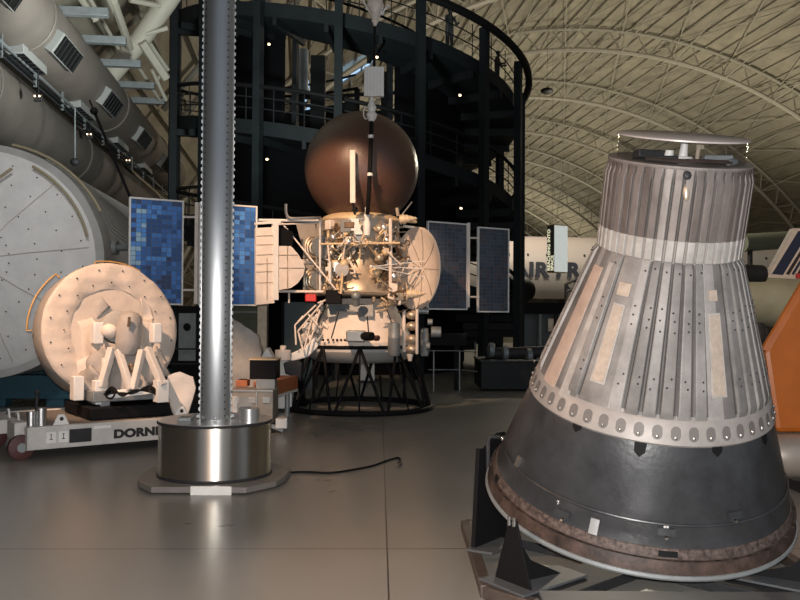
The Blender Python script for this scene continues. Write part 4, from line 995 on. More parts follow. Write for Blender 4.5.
for k_, pts_ in enumerate((((84, 300, 10.75), (100, 294, 10.75), (108, 306, 10.7), (96, 320, 10.65), (84, 316, 10.7)), ((140, 300, 10.75), (150, 306, 10.75), (154, 318, 10.7), (144, 322, 10.65)),
                            ((92, 352, 10.35), (106, 344, 10.3), (112, 360, 10.2), (104, 378, 10.2), (92, 374, 10.3)), ((150, 352, 10.35), (160, 348, 10.4), (168, 362, 10.4), (158, 380, 10.3)), ((78, 372, 10.35), (94, 364, 10.3), (104, 376, 10.2), (100, 398, 10.15), (80, 398, 10.25)))):
    drape([at(*q) for q in pts_], .03, M['drape'] if k_ % 2 else M['midcloth'], 'blanket_drape', 20 + k_, amp=.035)
for a, b, w in (((112, 348, 10.2), (101, 388, 10.05), .085), ((118, 350, 10.15), (131, 390, 10.0), .075), ((142, 350, 10.15), (133, 390, 10.0), .075), ((147, 348, 10.2), (163, 386, 10.05), .085)):
    mb = MB(); mb.beam(at(*a), at(*b), w, w); mb.build('support_strut', M['blanket'], ip, bev=.01)
mb = MB(); mb.ball(at(131, 368, 10.15), .055, 12, sc=(.7, .4, 1.1)); mb.build('bronze_bearing', M['darkgold'], ip)
for px, y0, y1, w in ((77, 376, 400, .12), (99, 380, 404, .13), (161, 380, 402, .14)):
    mb = MB(); a, b = at(px, y0, 10.1), at(px, y1, 10.1); mb.box((a + b) / 2, (w, .16, a.z - b.z), CR); mb.build('end_box', M['white'], ip, bev=.008)
mb = MB(); mb.beam(at(108, 395, 10.0), at(158, 389, 10.2), .09, .09); mb.build('cable_tray', M['white'], ip, bev=.01)
mb = MB()
for i in range(4): mb.tube(smoothp([at(104 + i, 395, 9.95), at(112, 387 + i * 2, 9.95), at(122, 396 - i, 9.93), at(134, 390 + i, 9.98), at(150, 392 - i * 2, 10.05), at(160, 396, 10.05)], 5), .012, 6)
mb.tube([at(110 + 4.5 * math.cos(q), 394 + 4.5 * math.sin(q), 9.93) for q in [i * 2 * PI / 16 for i in range(16)]], .012, 6, closed=True)
mb.build('black_wiring', M['black'], ip)
# base frame and pad
mb = MB(); mb.box(cc(1.42, .62, .62), (1.25, .55, .13), CR); mb.build('base_frame', M['greysteel'], ip, bev=.01)
for x in (.95, 1.85):
    mb = MB(); mb.box(cc(x, .62, .53), (.12, .5, .08), CR); mb.build('frame_foot', M['alu'], ip, bev=.01)
mb = MB(); mb.box(cc(1.55, .78, .43), (1.62, 1.05, .15), CR); mb.build('rubber_pad', M['black'], ip, bev=.02)
mb = MB(); mb.box(cc(1.42, .9, .57), (1.0, .5, .1), CR); mb.build('pallet', M['olive'], ip, bev=.01)
mb = MB(); c = at(181, 386, 10.5); SIDEBAG = 1

# ================================================================== white pressurised module and its blue cradle
mc = V((-6.72, 13.6, zy(264, 14.5, 10))); md = V((-.10, .995, 0)).normalized()
mo = empty('space_module', V((mc.x, mc.y, mc.z - 1.95)), 'huge white quilted cylindrical space module at the left edge', 'space module')
mb = MB(); mb.lathe([(0, -.35), (.8, -.30), (1.70, .0), (1.78, .06)], mc, md, 64, rmod=wrinkle(9, .006)); EC = mb; WQ = (mat('white_quilted_blanket', (.74, .73, .72), .75, 0, .08, 3, .4, 5))
M['quilt'] = mat('grey_quilted_blanket', (.40, .395, .385), .75, 0, .12, 2, .5, 5, stretch=(1, .4, 1))
mb = MB(); mb.lathe([(1.78, .06), (1.90, .10), (1.92, .5), (1.88, .9), (1.92, 1.0), (1.92, 7.0), (0, 7.0)], mc, md, 72, rmod=wrinkle(12, .010)); mb.build('barrel', M['quilt'], mo)
def mpnt(t, r, h): 
    x = V((md.y, -md.x, 0)); return mc + x * r * math.cos(R(t)) + ZZ * r * math.sin(R(t)) + md * h
def cone_h(r): return -.35 + (r / .8) * .05 if r < .8 else -.30 + (r - .8) / .9 * .30
SEAMS = []
for k in range(9):
    t = k * 360 / 9 + 8; SEAM = MB(); SEAM.tube([mpnt(t, r, cone_h(r) - .012) for r in (.25, .8, 1.25, 1.70)], .008, 5); SEAMS.append(SEAM)
for t in range(0, 360, 15):
    for r in (.55, .95, 1.3, 1.6): EC.lathe([(.013, 0), (0, .006)], mpnt(t + r * 17, r, cone_h(r) - .012), -md, 8, mi=1)
ec = EC.build('end_cone', [WQ, M['ink']], mo)
for q in SEAMS: q.build('blanket_seam', M['blanket'], ec)
M['railpaint'] = mat('dull_yellow_rail', (.34, .29, .19), .5)
for P in ([mpnt(118, .75, -.45), mpnt(70, 1.55, -.2)], [mpnt(62 - i * 4.4, 1.72, -.08) for i in range(12)], [mpnt(80 - i * 6, 1.97, .35) for i in range(10)], [mpnt(-15 - i * 5, 1.72, -.08) for i in range(8)]):
    mb = MB(); mb.tube(P, .025, 8); mb.build('hand_rail', M['railpaint'], mo)
mb = MB()
for k in range(12):
    h = 1.0; off = k * 3
    mb.tube(smoothp([mpnt(62 - off, 1.93, .3), mpnt(50 - off, 1.95, .8), mpnt(40 - off * .8, 1.95, 1.8), mpnt(30 - off * .6, 1.95, 3.4)], 5), .010, 5)
mb.build('cable_run', M['greyblanket'], mo)
mb = MB(); c = mpnt(8, 1.98, .55); mb.cyl(c, c + V((.26, -.08, .0)), .055, n=12); mb.cyl(c + V((-.03, 0, 0)), c + V((.05, 0, 0)), .12, n=14); mb.build('trunnion', M['greysteel'], mo)
cr = empty('module_cradle', V((-6.2, 13.4, 0)), 'dark teal steel cradle supporting the white module', 'cradle')
for y in (14.7, 16.5):
    mb = MB(); mb.box((-6.6, y, .33), (4.3, .3, .40)); mb.build('cross_beam', M['teal'], cr, bev=.01)
    for x in (-8.4, -6.9, -5.9, -4.75):
        mb = MB(); mb.box((x, y + .02, .07), (.30, .28, .14)); mb.build('leg', M['teal'], cr, bev=.01)
    mb = MB(); N = 12
    mb.prism([mc + V((2.02 * math.sin(R(-50 + 100 * i / N)), y - mc.y, -2.02 * math.cos(R(-50 + 100 * i / N)))) for i in range(N + 1)] + [V((-5.1, y, .53)), V((-8.6, y, .53))], (0, .16, 0)); mb.build('saddle', M['charcoal'], cr, smooth=False)
mb = MB(); mb.box((-4.9, 16, .3), (.2, 2.6, .3)); mb.build('side_beam', M['teal'], cr, bev=.01); mb = MB(); mb.box((-8.3, 16, .3), (.2, 2.6, .3)); mb.build('side_beam', M['teal'], cr, bev=.01)

# ================================================================== cases and bits between mast and probe
cs = fl(252, 425); Yc = 11.4
t = empty('equipment_case', V((at(252, 400, Yc).x, Yc + .25, 0)), 'silver metal equipment case standing behind the drum', 'case')
c = at(250, 396, Yc); mb = MB(); mb.box(V((c.x, Yc + .25, .36)), (.62, .5, .44)); b_ = mb.build('case_body', mat('dull_tan_case', (.26, .235, .205), .45, .3, .12, 6), t, bev=.012)
for dx in (-.19, .03, .22):
    mb = MB(); mb.box(V((c.x + dx, Yc - .005, .45)), (.10, .02, .08)); mb.build('latch', M['steel'], t, bev=.004)
mb = MB(); mb.box(V((c.x - .06, Yc - .004, .34)), (.2, .012, .3)); mb.build('front_panel', M['greysteel'], t, smooth=False)
mb = MB(); mb.box(V((c.x, Yc - .006, .575)), (.62, .02, .02)); mb.box(V((c.x + .09, Yc - .006, .36)), (.014, .02, .43)); mb.build('edge_trim', M['steel'], t, smooth=False)
for dx in (-.26, .26):
    for dy in (.06, .44):
        mb = MB(); mb.cyl((c.x + dx, Yc + dy, 0), (c.x + dx, Yc + dy, .15), .04, n=12); mb.build('foot', M['charcoal'], t)
mb = MB(); q = at(277, 428, 11.0); mb.box(V((q.x, 11.45, .14)), (.15, .14, .13)); mb.build('white_foot_block', M['white'], t, bev=.006)
mb = MB(); mb.beam(V((q.x - .28, 11.45, .16)), V((q.x + .02, 11.45, .04)), .05, .05); mb.build('outrigger', M['greysteel'], t)
# box with a yellowish lid on top
a = at(264, 374, 11.75)
t = empty('lidded_box', V((a.x, 11.75, .62)), 'black box with pale top standing on the brown beam', 'box')
mb = MB(); mb.box(V((a.x, 11.85, .84)), (.36, .42, .26)); mb.build('box_body', M['black'], t, bev=.006)
mb = MB(); mb.box(V((a.x - .0, 11.85, .98)), (.38, .44, .02)); mb.build('lid', M['gold'], t, bev=.003)
mb = MB(); mb.box(V((a.x + .04, 11.72, .645)), (.26, .2, .13)); mb.build('bracket', M['greysteel'], t, bev=.005)
# brown beam
t = empty('brown_beam', V((-1.8, 12.6, 0)), 'orange-brown square beam running back behind the silver case', 'beam')
P0, P1 = at(262, 395, 12.05), at(290, 380, 13.4)
P0.z = .53; P1.z = .53
mb = MB(); mb.beam(P0, P1, .26, .22); mb.build('beam_body', M['brown'], t, bev=.006)
mb = MB(); mb.beam(P0 - ZZ * .11, P1 - ZZ * .11, .26, .05); mb.build('white_rail', M['white'], t, bev=.004)
dd = (P1 - P0).normalized(); mb = MB(); mb.box(P0 - dd * .012 , (.2, .01, .14), Matrix.Rotation(math.atan2(dd.y, dd.x) - PI / 2, 3, 'Z')); mb.build('dark_end', M['black'], t, smooth=False)
for f in (.12, .9):
    q = P0.lerp(P1, f); mb = MB(); mb.cyl((q.x, q.y, 0), (q.x, q.y, .42), .04, n=12); mb.build('leg', M['greysteel'], t)
t = empty('brown_block', V((at(249, 393, 11.9).x, 11.95, .59)), 'short orange-brown block left of the black box', 'block')
mb = MB(); mb.box(V((at(250, 393, 11.95).x - .1, 11.95, .635)), (.16, .22, .09)); mb.build('block_body', M['brown'], t, bev=.006)
mb = MB(); mb.box(V((at(250, 393, 11.95).x - .1, 11.95, .684)), (.1, .14, .008)); mb.build('block_cap', M['singed'], t)
bagp = []
for (x, y) in ((169, 377), (180, 374), (193, 377), (195, 388), (189, 399), (187, 413), (176, 415), (174, 400), (166, 392)): bagp += [at(x, y, 10.35), at(x, y, 10.75)]
HULL_BAG = bagp
# draped instrument behind mast
t = empty('draped_instrument', V((at(240, 360, 13).x, 13.1, 0)), 'tall grey cloth-covered instrument directly behind the mast', 'covered instrument')
def hull(name, polys, m, parent, sub=2, amp=.02, seed=1):
    bm = bmesh.new(); vs = [bm.verts.new(p) for p in polys]; r_ = bmesh.ops.convex_hull(bm, input=vs)
    bmesh.ops.subdivide_edges(bm, edges=bm.edges, cuts=4, use_grid_fill=True); bmesh.ops.triangulate(bm, faces=bm.faces); bm.normal_update()
    rr = random.Random(seed); ph = [(V((rr.uniform(-12, 12), rr.uniform(-12, 12), rr.uniform(-12, 12))), rr.uniform(0, 6)) for _ in range(5)]
    for v in bm.verts: v.co += v.normal * amp * sum(math.sin(v.co.dot(a) + b) for a, b in ph)
    bm.verts.index_update(); b = MB(); b.add([v.co.copy() for v in bm.verts], [tuple(v.index for v in f.verts) for f in bm.faces]); bm.free()
    return b.build(name, m, parent, ang=60)
hull('side_bag', HULL_BAG, M['blanket'], ip, seed=8, amp=.012)
P = []
for (x, y) in ((208, 330), (231, 318), (246, 327), (259, 337), (262, 352), (258, 385), (256, 398), (210, 398)):
    P += [at(x, y, 12.75), at(x + (2 if x < 230 else -1), y, 13.5)]
for p in P: p.z = max(p.z, .02)
hull('cloth_cover', P, M['greyblanket'], t, seed=3)
t = empty('stepped_cabinet', V((at(280, 360, 13.7).x, 13.7, 0)), 'small white stepped cabinet between covered instrument and probe stand', 'cabinet')
mb = MB(); mb.prism([at(*p, 13.6) for p in ((262, 376), (262, 356), (267, 348), (272, 356), (274, 376))], (0, .3, 0)); mb.build('upper_block', M['white'], t, smooth=False)
mb = MB(); a = at(268, 376, 13.6); mb.box((a.x, 13.75, a.z / 2), (.22, .28, a.z)); mb.build('base_block', M['greysteel'], t, smooth=False)
mb = MB(); a = at(284, 364, 13.95); mb.box((a.x, 14.1, a.z / 2 + .05), (.26, .22, a.z)); mb.build('side_block', M['white'], t, bev=.01)

# ================================================================== things far behind
t = empty('dark_cabinet', V((at(190, 340, 17).x, 17, 0)), 'black display cabinet with grey glass front behind the round shroud', 'cabinet')
a, b = at(178, 306, 17), at(202, 306, 17)
mb = MB(); mb.box(((a.x + b.x) / 2, 17.3, a.z / 2), (b.x - a.x + .3, .5, a.z)); mb.build('cabinet_body', M['black'], t, smooth=False)
c = at(187, 337, 17); mb = MB(); mb.box((c.x, 17.03, c.z), (.34, .04, .95)); mb.build('grey_front', M['greysteel'], t, smooth=False)
mb = MB(); mb.ball(at(187, 327, 16.98), .08, 12, sc=(1, .3, 1)); mb.build('round_knob', M['black'], t)
for k in (.25, .6, .9):
    mb = MB(); mb.tube([(a.x - .3, 16.9, k), (b.x + .6, 16.9, k)], .02, 6); mb.build('front_rail', M['charcoal'], t)
t = empty('olive_cabinet', V((at(244, 330, 18).x, 18.3, 0)), 'dull olive green cabinet under the left solar panel', 'cabinet')
mb = MB(); a = at(240, 304, 18); mb.box((a.x, 18.3, a.z / 2), (.85, .6, a.z)); mb.build('cabinet_body', mat('dull_olive', (.07, .08, .045), .55, 0, .15, 4), t, smooth=False)
mb = MB(); mb.box((a.x, 17.99, at(240, 312, 18).z), (.8, .02, .025)); mb.build('edge_trim', M['greysteel'], t, smooth=False)
t = empty('tan_post', V((at(263, 340, 17.5).x, 17.5, 0)), 'tan square post standing under the white radiator panel', 'post')
mb = MB(); a = at(263, 303, 17.5); mb.box((a.x, 17.5, a.z / 2), (.20, .2, a.z)); mb.build('post_body', M['tan'], t, bev=.01)
mb = MB(); mb.box((a.x, 17.5, .03), (.34, .34, .06)); mb.build('post_foot', M['charcoal'], t)
t = empty('blue_panel', V((at(300, 330, 18.5).x, 18.5, 0)), 'dark blue-green display panel behind the probe at left', 'panel')
mb = MB(); a = at(300, 302, 18.5); mb.box((a.x, 18.5, a.z / 2), (.7, .1, a.z)); mb.build('panel_board', mat('dark_slate_blue', (.035, .06, .07), .5), t, smooth=False)
mb = MB(); mb.box((a.x - .36, 18.5, a.z / 2), (.06, .12, a.z)); mb.box((a.x + .36, 18.5, a.z / 2), (.06, .12, a.z)); mb.build('side_frame', M['black'], t, smooth=False)
t = empty('bright_kiosk', V((at(367, 370, 20).x, 20, 0)), 'pale lit information panel seen beneath the probe', 'panel')
mb = MB(); a = at(367, 350, 20); mb.box((a.x, 20, a.z / 2 + .02), (.36, .06, a.z)); mb.build('panel_board', M['white'], t, smooth=False)
mb = MB(); mb.box((a.x, 20.05, .03), (.5, .3, .06)); mb.build('panel_foot', M['charcoal'], t)
# black low exhibit base and barrier
t = empty('exhibit_plinth', V((at(515, 380, 18.3).x, 18.6, 0)), 'low black exhibit plinth with glinting edge behind the capsule', 'plinth')
a, b = at(481, 362, 18), at(560, 362, 18)
mb = MB(); mb.box(((a.x + b.x) / 2, 18.8, a.z / 2 + .02), (b.x - a.x, 1.6, a.z - .04)); mb.build('plinth_body', M['blacksteel'], t, bev=.01)
mb = MB(); mb.box(((a.x + b.x) / 2, 18.8, a.z + .02), (b.x - a.x + .04, 1.64, .04)); mb.build('plinth_top', M['charcoal'], t, bev=.005)
t = empty('engine_exhibit', V((at(500, 356, 19).x, 19, a.z + .04)), 'dark machinery with bright fittings lying on the low black plinth', 'machine')
mb = MB(); mb.cyl(at(486, 354, 18.8), at(548, 352, 18.9), .13, n=20); mb.build('engine_tube', M['charcoal'], t)
for px, py in ((491, 350), (505, 353), (529, 356)):
    mb = MB(); c = at(px, py, 18.65); mb.lathe([(.06, -.06), (.16, -.05), (.16, .05), (.06, .06)], c, (1, .1, 0), 18); mb.build('engine_collar', M['greysteel'], t)
mb = MB(); mb.ball(at(506, 346, 18.6), .04, 10); mb.ball(at(534, 361.5, 18.0), .035, 10); mb.build('bright_fitting', M['tan'], t)
bar = empty('barrier_rail', V((at(445, 390, 16.5).x, 16.5, 0)), 'thin metal barrier with posts right of the probe stand', 'barrier')
for px in (433.5, 459.5, 475):
    f = fl(px, 391 if px < 470 else 372); mb = MB(); mb.cyl(f, V((f.x, f.y, .86)), .016, n=10); mb.build('barrier_post', M['greysteel'], bar)
f1, f2 = fl(428, 391), fl(459.5, 391)
for z in (.45, .85):
    mb = MB(); mb.tube([V((f1.x, f1.y, z)), V((f2.x, f2.y, z)), V((at(477, 368, 17.4).x, 17.4, z))], .012, 6); mb.build('barrier_bar', M['greysteel'], bar)
t = empty('black_pillar', V((at(457, 350, 18.2).x, 18.2, 0)), 'short square black pillar under the right solar panels', 'pillar')
mb = MB(); a = at(457, 345, 18.2); mb.box((a.x, 18.2, a.z / 2), (.12, .12, a.z)); mb.build('pillar_shaft', M['black'], t)
mb = MB(); a2 = at(420, 342, 18.4); mb.box((a.x - .45, 18.2, a.z + .12), (1.3, .3, .25)); mb.build('pillar_beam', M['black'], t)
# far display wall under the airliner
M['haze'] = mat('grey_blue_board', (.09, .11, .12), .6, 0, .2, 1)
t = empty('display_wall', V((at(570, 340, 34).x, 34, 0)), 'grey-blue display boards with dark header below the airliner', 'display board')
a = at(522, 312, 34); b = at(640, 312, 34)
mb = MB(); mb.box(((a.x + b.x) / 2, 34.1, a.z / 2), (b.x - a.x, .15, a.z)); mb.build('board', M['haze'], t, smooth=False)
mb = MB(); mb.box(((a.x + b.x) / 2, 33.9, a.z + .15), (b.x - a.x + .3, .5, .45)); mb.build('header', M['black'], t, smooth=False)
for px in (540, 556, 574):
    mb = MB(); p = at(px, 340, 33.8); mb.cyl((p.x, 33.8, 0), (p.x, 33.8, a.z), .09, n=12); mb.build('pale_post', M['greysteel'] if px < 550 else M['charcoal'], t)
mb = MB(); mb.box(at(551, 325, 33.9), (.25, .1, .5)); mb.build('poster', M['tan'], t, smooth=False)
# airliner fuselage
AY = 50.0
al = empty('airliner', V((at(560, 315, AY).x, AY, 0)), 'white airliner fuselage with large dark lettering far behind the tower', 'aircraft')
ac = at(560, 268, AY); dA = V((1, .12, 0)).normalized(); x = -9
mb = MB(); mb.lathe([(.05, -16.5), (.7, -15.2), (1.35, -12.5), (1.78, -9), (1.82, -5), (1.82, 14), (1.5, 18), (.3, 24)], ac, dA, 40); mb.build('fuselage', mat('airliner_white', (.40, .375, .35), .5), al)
for k in range(-7, 12):
    c = ac + dA * (k * 1.1) + V((0, -1.72, .62)); mb = MB(); mb.box(c, (.10, .12, .15)); mb.build('cabin_window', M['charcoal'], al, bev=.02)
lx = onplane(513.5, 276, ac + V((0, -1.85, 0)), V((dA.y, -dA.x, 0)))
text('lettering', 'AIR FRANCE', 1.12, lx, dA, ZZ, mat('navy_lettering', (.015, .02, .035), .5), al, .03, bold=.05, spacing=1.1, xs=1.1)
for px in (470, 640):
    mb = MB(); p = at(px, 300, AY); mb.cyl((p.x, p.y, 0), (p.x, p.y, ac.z - 1.3), .14, n=10); mb.build('landing_gear', M['charcoal'], al)
c = at(520, 292, 40)
t = empty('dark_engine', V((at(515, 296, 30).x, 30, 0)), 'round black engine duct on a stand behind the tower column', 'engine')
mb = MB(); c = at(516, 290, 30); mb.lathe([(.35, -.6), (.5, -.3), (.52, .5), (.42, .5), (.36, -.4)], c, (-1, -.6, 0), 28); mb.build('engine_duct', M['black'], t)
mb = MB(); mb.cyl((c.x, 30, 0), (c.x, 30, c.z - .4), .1, n=10); mb.build('engine_post', M['charcoal'], t)
# boarding stair / truss by the fuselage
t = empty('service_gantry', V((at(595, 300, 42).x, 42, 0)), 'dark lattice gantry rising in front of the airliner', 'gantry')
for (a, b, r) in (((566, 284), (612, 262), .08), ((566, 292), (612, 272), .08), ((566, 284), (566, 315), .08), ((612, 262), (612, 315), .08)):
    mb = MB(); mb.tube([at(*a, 42), at(*b, 42)], r, 6); mb.build('gantry_chord', M['charcoal'], t)
for i in range(7):
    f = i / 6; mb = MB(); mb.tube([at(566 + 46 * f, 284 - 22 * f, 42), at(566 + 46 * min(1, f + .09), 292 - 20 * min(1, f + .09), 42)], .05, 6); mb.build('gantry_web', M['charcoal'], t)
for px in (566, 612):
    p = at(px, 315, 42); mb = MB(); mb.cyl((p.x, 42, 0), (p.x, 42, p.z + .1), .08, n=8); mb.build('gantry_leg', M['charcoal'], t)
# hanging sign
sg = at(557.5, 249, 30); hs = empty('hanging_sign', sg, 'tall pale hanging gallery sign with vertical yellow lettering', 'sign')
rz = Matrix.Rotation(R(34), 3, 'Z'); rx = rz @ V((1, 0, 0)); rn_ = rz @ V((0, -1, 0))
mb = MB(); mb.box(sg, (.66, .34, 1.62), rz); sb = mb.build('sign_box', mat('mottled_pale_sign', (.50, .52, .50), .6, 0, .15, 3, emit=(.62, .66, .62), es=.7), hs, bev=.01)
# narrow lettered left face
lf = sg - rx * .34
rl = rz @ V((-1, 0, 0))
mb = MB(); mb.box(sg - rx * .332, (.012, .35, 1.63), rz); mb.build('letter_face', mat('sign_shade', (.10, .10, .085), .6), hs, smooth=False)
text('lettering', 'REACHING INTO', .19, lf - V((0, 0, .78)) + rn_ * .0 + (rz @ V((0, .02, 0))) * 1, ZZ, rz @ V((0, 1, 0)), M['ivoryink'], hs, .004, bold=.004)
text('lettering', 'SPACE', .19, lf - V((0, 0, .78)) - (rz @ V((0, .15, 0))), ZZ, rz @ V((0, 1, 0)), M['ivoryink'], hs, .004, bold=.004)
for s_ in (-.25, .25):
    mb = MB(); mb.tube([sg + rx * s_ + ZZ * .8, sg + rx * s_ + ZZ * 14], .004, 6); mb.build('hanging_wire', M['greysteel'], hs)
mb = MB(); mb.box(sg + ZZ * .83, (.68, .36, .03), rz); mb.box(sg - ZZ * .83, (.68, .36, .03), rz); mb.build('sign_cap', M['gold'], hs, smooth=False)

# ================================================================== right edge aircraft
t = empty('orange_fin', V((at(812, 370, 8.2).x, 8.2, .5)), 'large burnt orange swept fin behind the capsule at the right edge', 'aircraft fin')
P = [at(x, y, 8.0) for x, y in ((764, 350), (812, 268), (905, 230), (905, 434), (776, 433))]
mb = MB(); mb.prism(P, V((.03, .16, 0))); mb.build('fin_skin', M['orange'], t, smooth=False, bev=.05)
mb = MB(); mb.tube([at(764, 350, 8.05), at(812, 268, 8.05), at(905, 230, 8.05)], .035, 8); mb.build('leading_edge', M['orange'], t)
t = empty('silver_missile', V((at(800, 455, 8.1).x, 8.1, 0)), 'pale silver cylinder lying under the orange fin', 'missile')
mb = MB(); a = at(775, 455, 7.9); b = at(960, 462, 7.9); mb.lathe([(0, -.25), (.1, -.2), (.185, -.02), (.20, .1), (.20, (b - a).length)], a, b - a, 32); mb.build('missile_body', mat('tan_silver_skin', (.42, .36, .31), .4, .4, .1, 4), t)
for px in (800, 900):
    p = at(px, 480, 7.9); mb = MB(); mb.box((p.x, 7.9, p.z / 2), (.12, .4, p.z)); mb.build('missile_support', M['charcoal'], t, smooth=False)
t = empty('green_aircraft', V((at(800, 310, 16).x, 16, 0)), 'grey-green round aircraft body behind the capsule on the right', 'aircraft')
a = at(735, 301, 15.0); d = V((1, .25, -.02)).normalized()
mb = MB(); mb.lathe([(.0, -.5), (.22, -.4), (.40, 0), (.44, .6), (.42, 3), (.3, 5)], a, d, 40); mb.build('body_shell', M['olive'], t)
mb = MB(); c = at(752, 274, 14.9); mb.cyl(c - d * .45, c + d * .22, .165, n=24); mb.build('dark_pod', M['blacksteel'], t, bev=.03)
mb = MB(); q = at(757, 330, 15); mb.lathe([(.12, 0), (.16, .1), (.1, .4), (.14, .5)], q - ZZ * .2, ZZ, 16); mb.build('belly_fitting', M['charcoal'], t)
for k in (.6, 3):
    q = a + d * k; mb = MB(); mb.cyl((q.x, q.y, 0), (q.x, q.y, q.z - .38), .07, n=12); mb.build('support_post', M['charcoal'], t)
t = empty('striped_tail', V((at(800, 262, 20).x, 20, 0)), 'aircraft tail fin with dark blue and red stripes at the right edge', 'aircraft tail')
TP = V((at(800, 262, 20).x, 20, 0)); TN = V((0, -1, 0))
def tq(x, y, o=0): return at(x, y, 20 - o)
mb = MB(); mb.prism([tq(x, y) for x, y in ((766, 279), (794, 228), (870, 228), (870, 283))], (0, .25, 0)); tf = mb.build('fin_panel', M['cream'], t, smooth=False, bev=.02)
M['navy'] = mat('navy_stripe', (.012, .018, .05), .4)
for o, w, m in ((0, 11, 'navy'), (14, 3.2, 'singed'), (19.5, 2.4, 'navy'), (25, 2.4, 'singed'), (30, 3, 'navy')):
    mb = MB(); mb.prism([tq(x, y, .012) for x, y in ((772 + o, 274), (798.5 + o, 231), (798.5 + o + w, 231), (772 + o + w, 275))], (0, .01, 0)); mb.build('stripe', M[m], tf, smooth=False)
mb = MB(); mb.box(tq(800, 276, .05), (.18, .05, .12)); mb.build('red_badge', M['red'], tf, smooth=False)
p = tq(815, 283); mb = MB(); mb.cyl((p.x, 20.1, 0), (p.x, 20.1, p.z), .1, n=12); mb.build('tail_post', M['charcoal'], t)
# olive drum hung behind
t = empty('green_tank', V((at(765, 250, 40).x, 40, 0)), 'pale green tank high behind the striped tail', 'tank')
mb = MB(); mb.cyl(at(742, 243, 40), at(786, 240, 41), .42, n=28); mb.build('tank_shell', mat('pale_green_paint', (.13, .145, .11), .6), t)
mb = MB(); p = at(750, 246, 40); mb.cyl((p.x, 40, 0), (p.x, 40, p.z), .12, n=10); p = at(782, 244, 40.8); mb.cyl((p.x, 40.8, 0), (p.x, 40.8, p.z), .12, n=10); mb.build('tank_leg', M['charcoal'], t)

# ================================================================== visitors on the ramp
def person(base, h, yaw, label, coat, pose=0):
    k = h / 1.7; me = bpy.data.meshes.new('person'); rz = Matrix.Rotation(yaw, 3, 'Z')
    J = [((0, 0, .92), .13), ((0, .01, 1.15), .13), ((0, -.02, 1.38), .14), ((0, -.04, 1.50), .055), ((0, -.06, 1.62), .095), ((0, -.06, 1.70), .075),
         ((.10, 0, .86), .095), ((.11, 0, .48), .065), ((.11, .02, .08), .045), ((.11, -.13, .04), .04), ((-.10, 0, .86), .095), ((-.11, 0, .48), .065), ((-.11, .02, .08), .045), ((-.11, -.13, .04), .04),
         ((.20, -.02, 1.38), .06), ((.27, -.10, 1.12), .048), ((.18, -.32, 1.10), .038), ((.15, -.40, 1.11), .035), ((-.20, -.02, 1.38), .06), ((-.27, -.10, 1.12), .048), ((-.18, -.32, 1.10), .038), ((-.15, -.40, 1.11), .035)]
    E_ = [(0, 1), (1, 2), (2, 3), (3, 4), (4, 5), (0, 6), (6, 7), (7, 8), (8, 9), (0, 10), (10, 11), (11, 12), (12, 13), (2, 14), (14, 15), (15, 16), (16, 17), (2, 18), (18, 19), (19, 20), (20, 21)]
    me.from_pydata([rz @ V(p) * k for p, r in J], E_, []); me.update()
    o = bpy.data.objects.new('person', me); COL.objects.link(o); o.location = base
    sk = o.modifiers.new('skin', 'SKIN'); ss = o.modifiers.new('smooth', 'SUBSURF'); ss.levels = ss.render_levels = 1
    for i, (p, r) in enumerate(J): me.skin_vertices[0].data[i].radius = (r * k, r * k)
    me.skin_vertices[0].data[0].use_root = True
    dg = bpy.context.evaluated_depsgraph_get(); nm = bpy.data.meshes.new_from_object(o.evaluated_get(dg)); o.modifiers.clear(); o.data = nm
    nm.materials.clear(); nm.materials.append(coat)
    for p in nm.polygons: p.use_smooth = True
    tag(o, label, 'person')
    hb_ = MB(); hb_.ball(V(base) + rz @ V((0, -.035, 1.66)) * k, .108 * k, 12, sc=(1, 1.05, .95)); hb_.build('hair', M['charcoal'], o)
    return o
M['coat'] = mat('dark_grey_clothes', (.035, .037, .04), .8); M['coat2'] = mat('black_clothes', (.012, .012, .014), .8)
person(tp(36.5, 4.78, 9.08 - 36.5 / 60), 1.16, R(36), 'person in dark grey clothes leaning on the upper ramp rail', M['coat'])
person(tp(65, 4.75, 9.08 - 65 / 60), 1.08, R(65), 'person in black clothes farther down the upper ramp', M['coat2'])

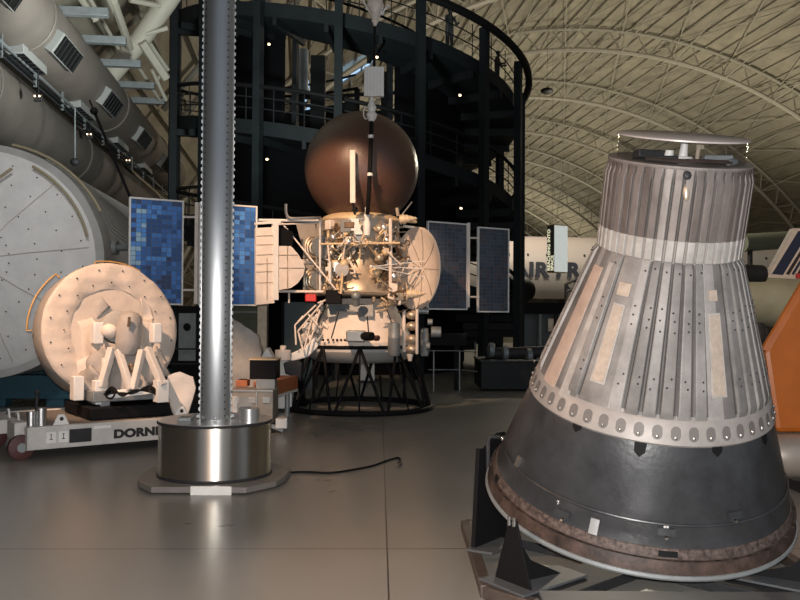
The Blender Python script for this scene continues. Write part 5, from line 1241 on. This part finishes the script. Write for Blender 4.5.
# ================================================================== light
w = bpy.data.worlds.new('world'); S.world = w; w.use_nodes = True
bg = w.node_tree.nodes['Background']; bg.inputs[0].default_value = (.75, .85, 1, 1); bg.inputs[1].default_value = .38
def light(kind, name, loc, target, power, col, size=.3, spot=60, blend=.5):
    d = bpy.data.lights.new(name, kind); d.energy = power; d.color = col
    if kind == 'AREA': d.size = size
    else: d.shadow_soft_size = size
    if kind == 'SPOT': d.spot_size = R(spot); d.spot_blend = blend
    o = bpy.data.objects.new(name, d); COL.objects.link(o); o.location = loc
    o.rotation_euler = (V(target) - V(loc)).to_track_quat('-Z', 'Y').to_euler(); return o
light('SPOT', 'camera_flash', CAM + V((0, -.05, .10)), (0, 10, 1.5), 1500, (1, .97, .93), .03, 75, .4)
light('SPOT', 'warm_track_light', (-3.0, 6.5, 7.2), (-.95, 14.3, 2.35), 4600, (1, .63, .39), .10, 23, .45)
light('SPOT', 'warm_track_light', (-5.0, 6.2, 6.4), (-3.6, 10.6, 1.5), 3300, (1, .62, .40), .08, 24, .5)
light('SPOT', 'warm_side_light', (-5.2, 4.2, 4.5), (1.0, 4.9, .6), 800, (1, .60, .38), .12, 40, .8)
light('SPOT', 'warm_floor_light', (-1.5, -2.0, 6), (-1.2, 3.6, 0), 900, (1, .66, .45), .3, 62, .9)
for u, v in ((30, 60), (30, 95), (14, 75), (34, 30), (16, 125), (34, 130)):
    light('SPOT', 'roof_uplight', H(u, v, 6), H(u, v + 2, 30), 5000, (1, .91, .70), .6, 150, .6)
light('SPOT', 'roof_uplight', H(-1, 14.5, 4.5), H(-4, 22, 14), 2300, (.92, 1, .95), .4, 125, .6)
light('SPOT', 'module_fill_spot', (-3.2, 7.0, 7.5), (-6.4, 14, 2.6), 620, (1, .98, .95), .2, 40, .7)  # added neutral spot, no known fixture, to brighten the module face
light('SPOT', 'warm_track_light', (5.5, 5.0, 6.5), (9.5, 13.5, 2.0), 2400, (1, .68, .42), .15, 60, .7)
light('POINT', 'hall_light', H(14, 38, 10), (0, 0, 0), 3200, (1, .88, .7), .6)
light('SPOT', 'hall_light', H(10, 44, 12), at(545, 290, 50), 2600, (1, .75, .6), .6, 60, .6)

vs_ = S.view_settings; vs_.view_transform = 'Standard'; vs_.look = 'None'; vs_.exposure = 0; vs_.gamma = 1; vs_.use_curve_mapping = False
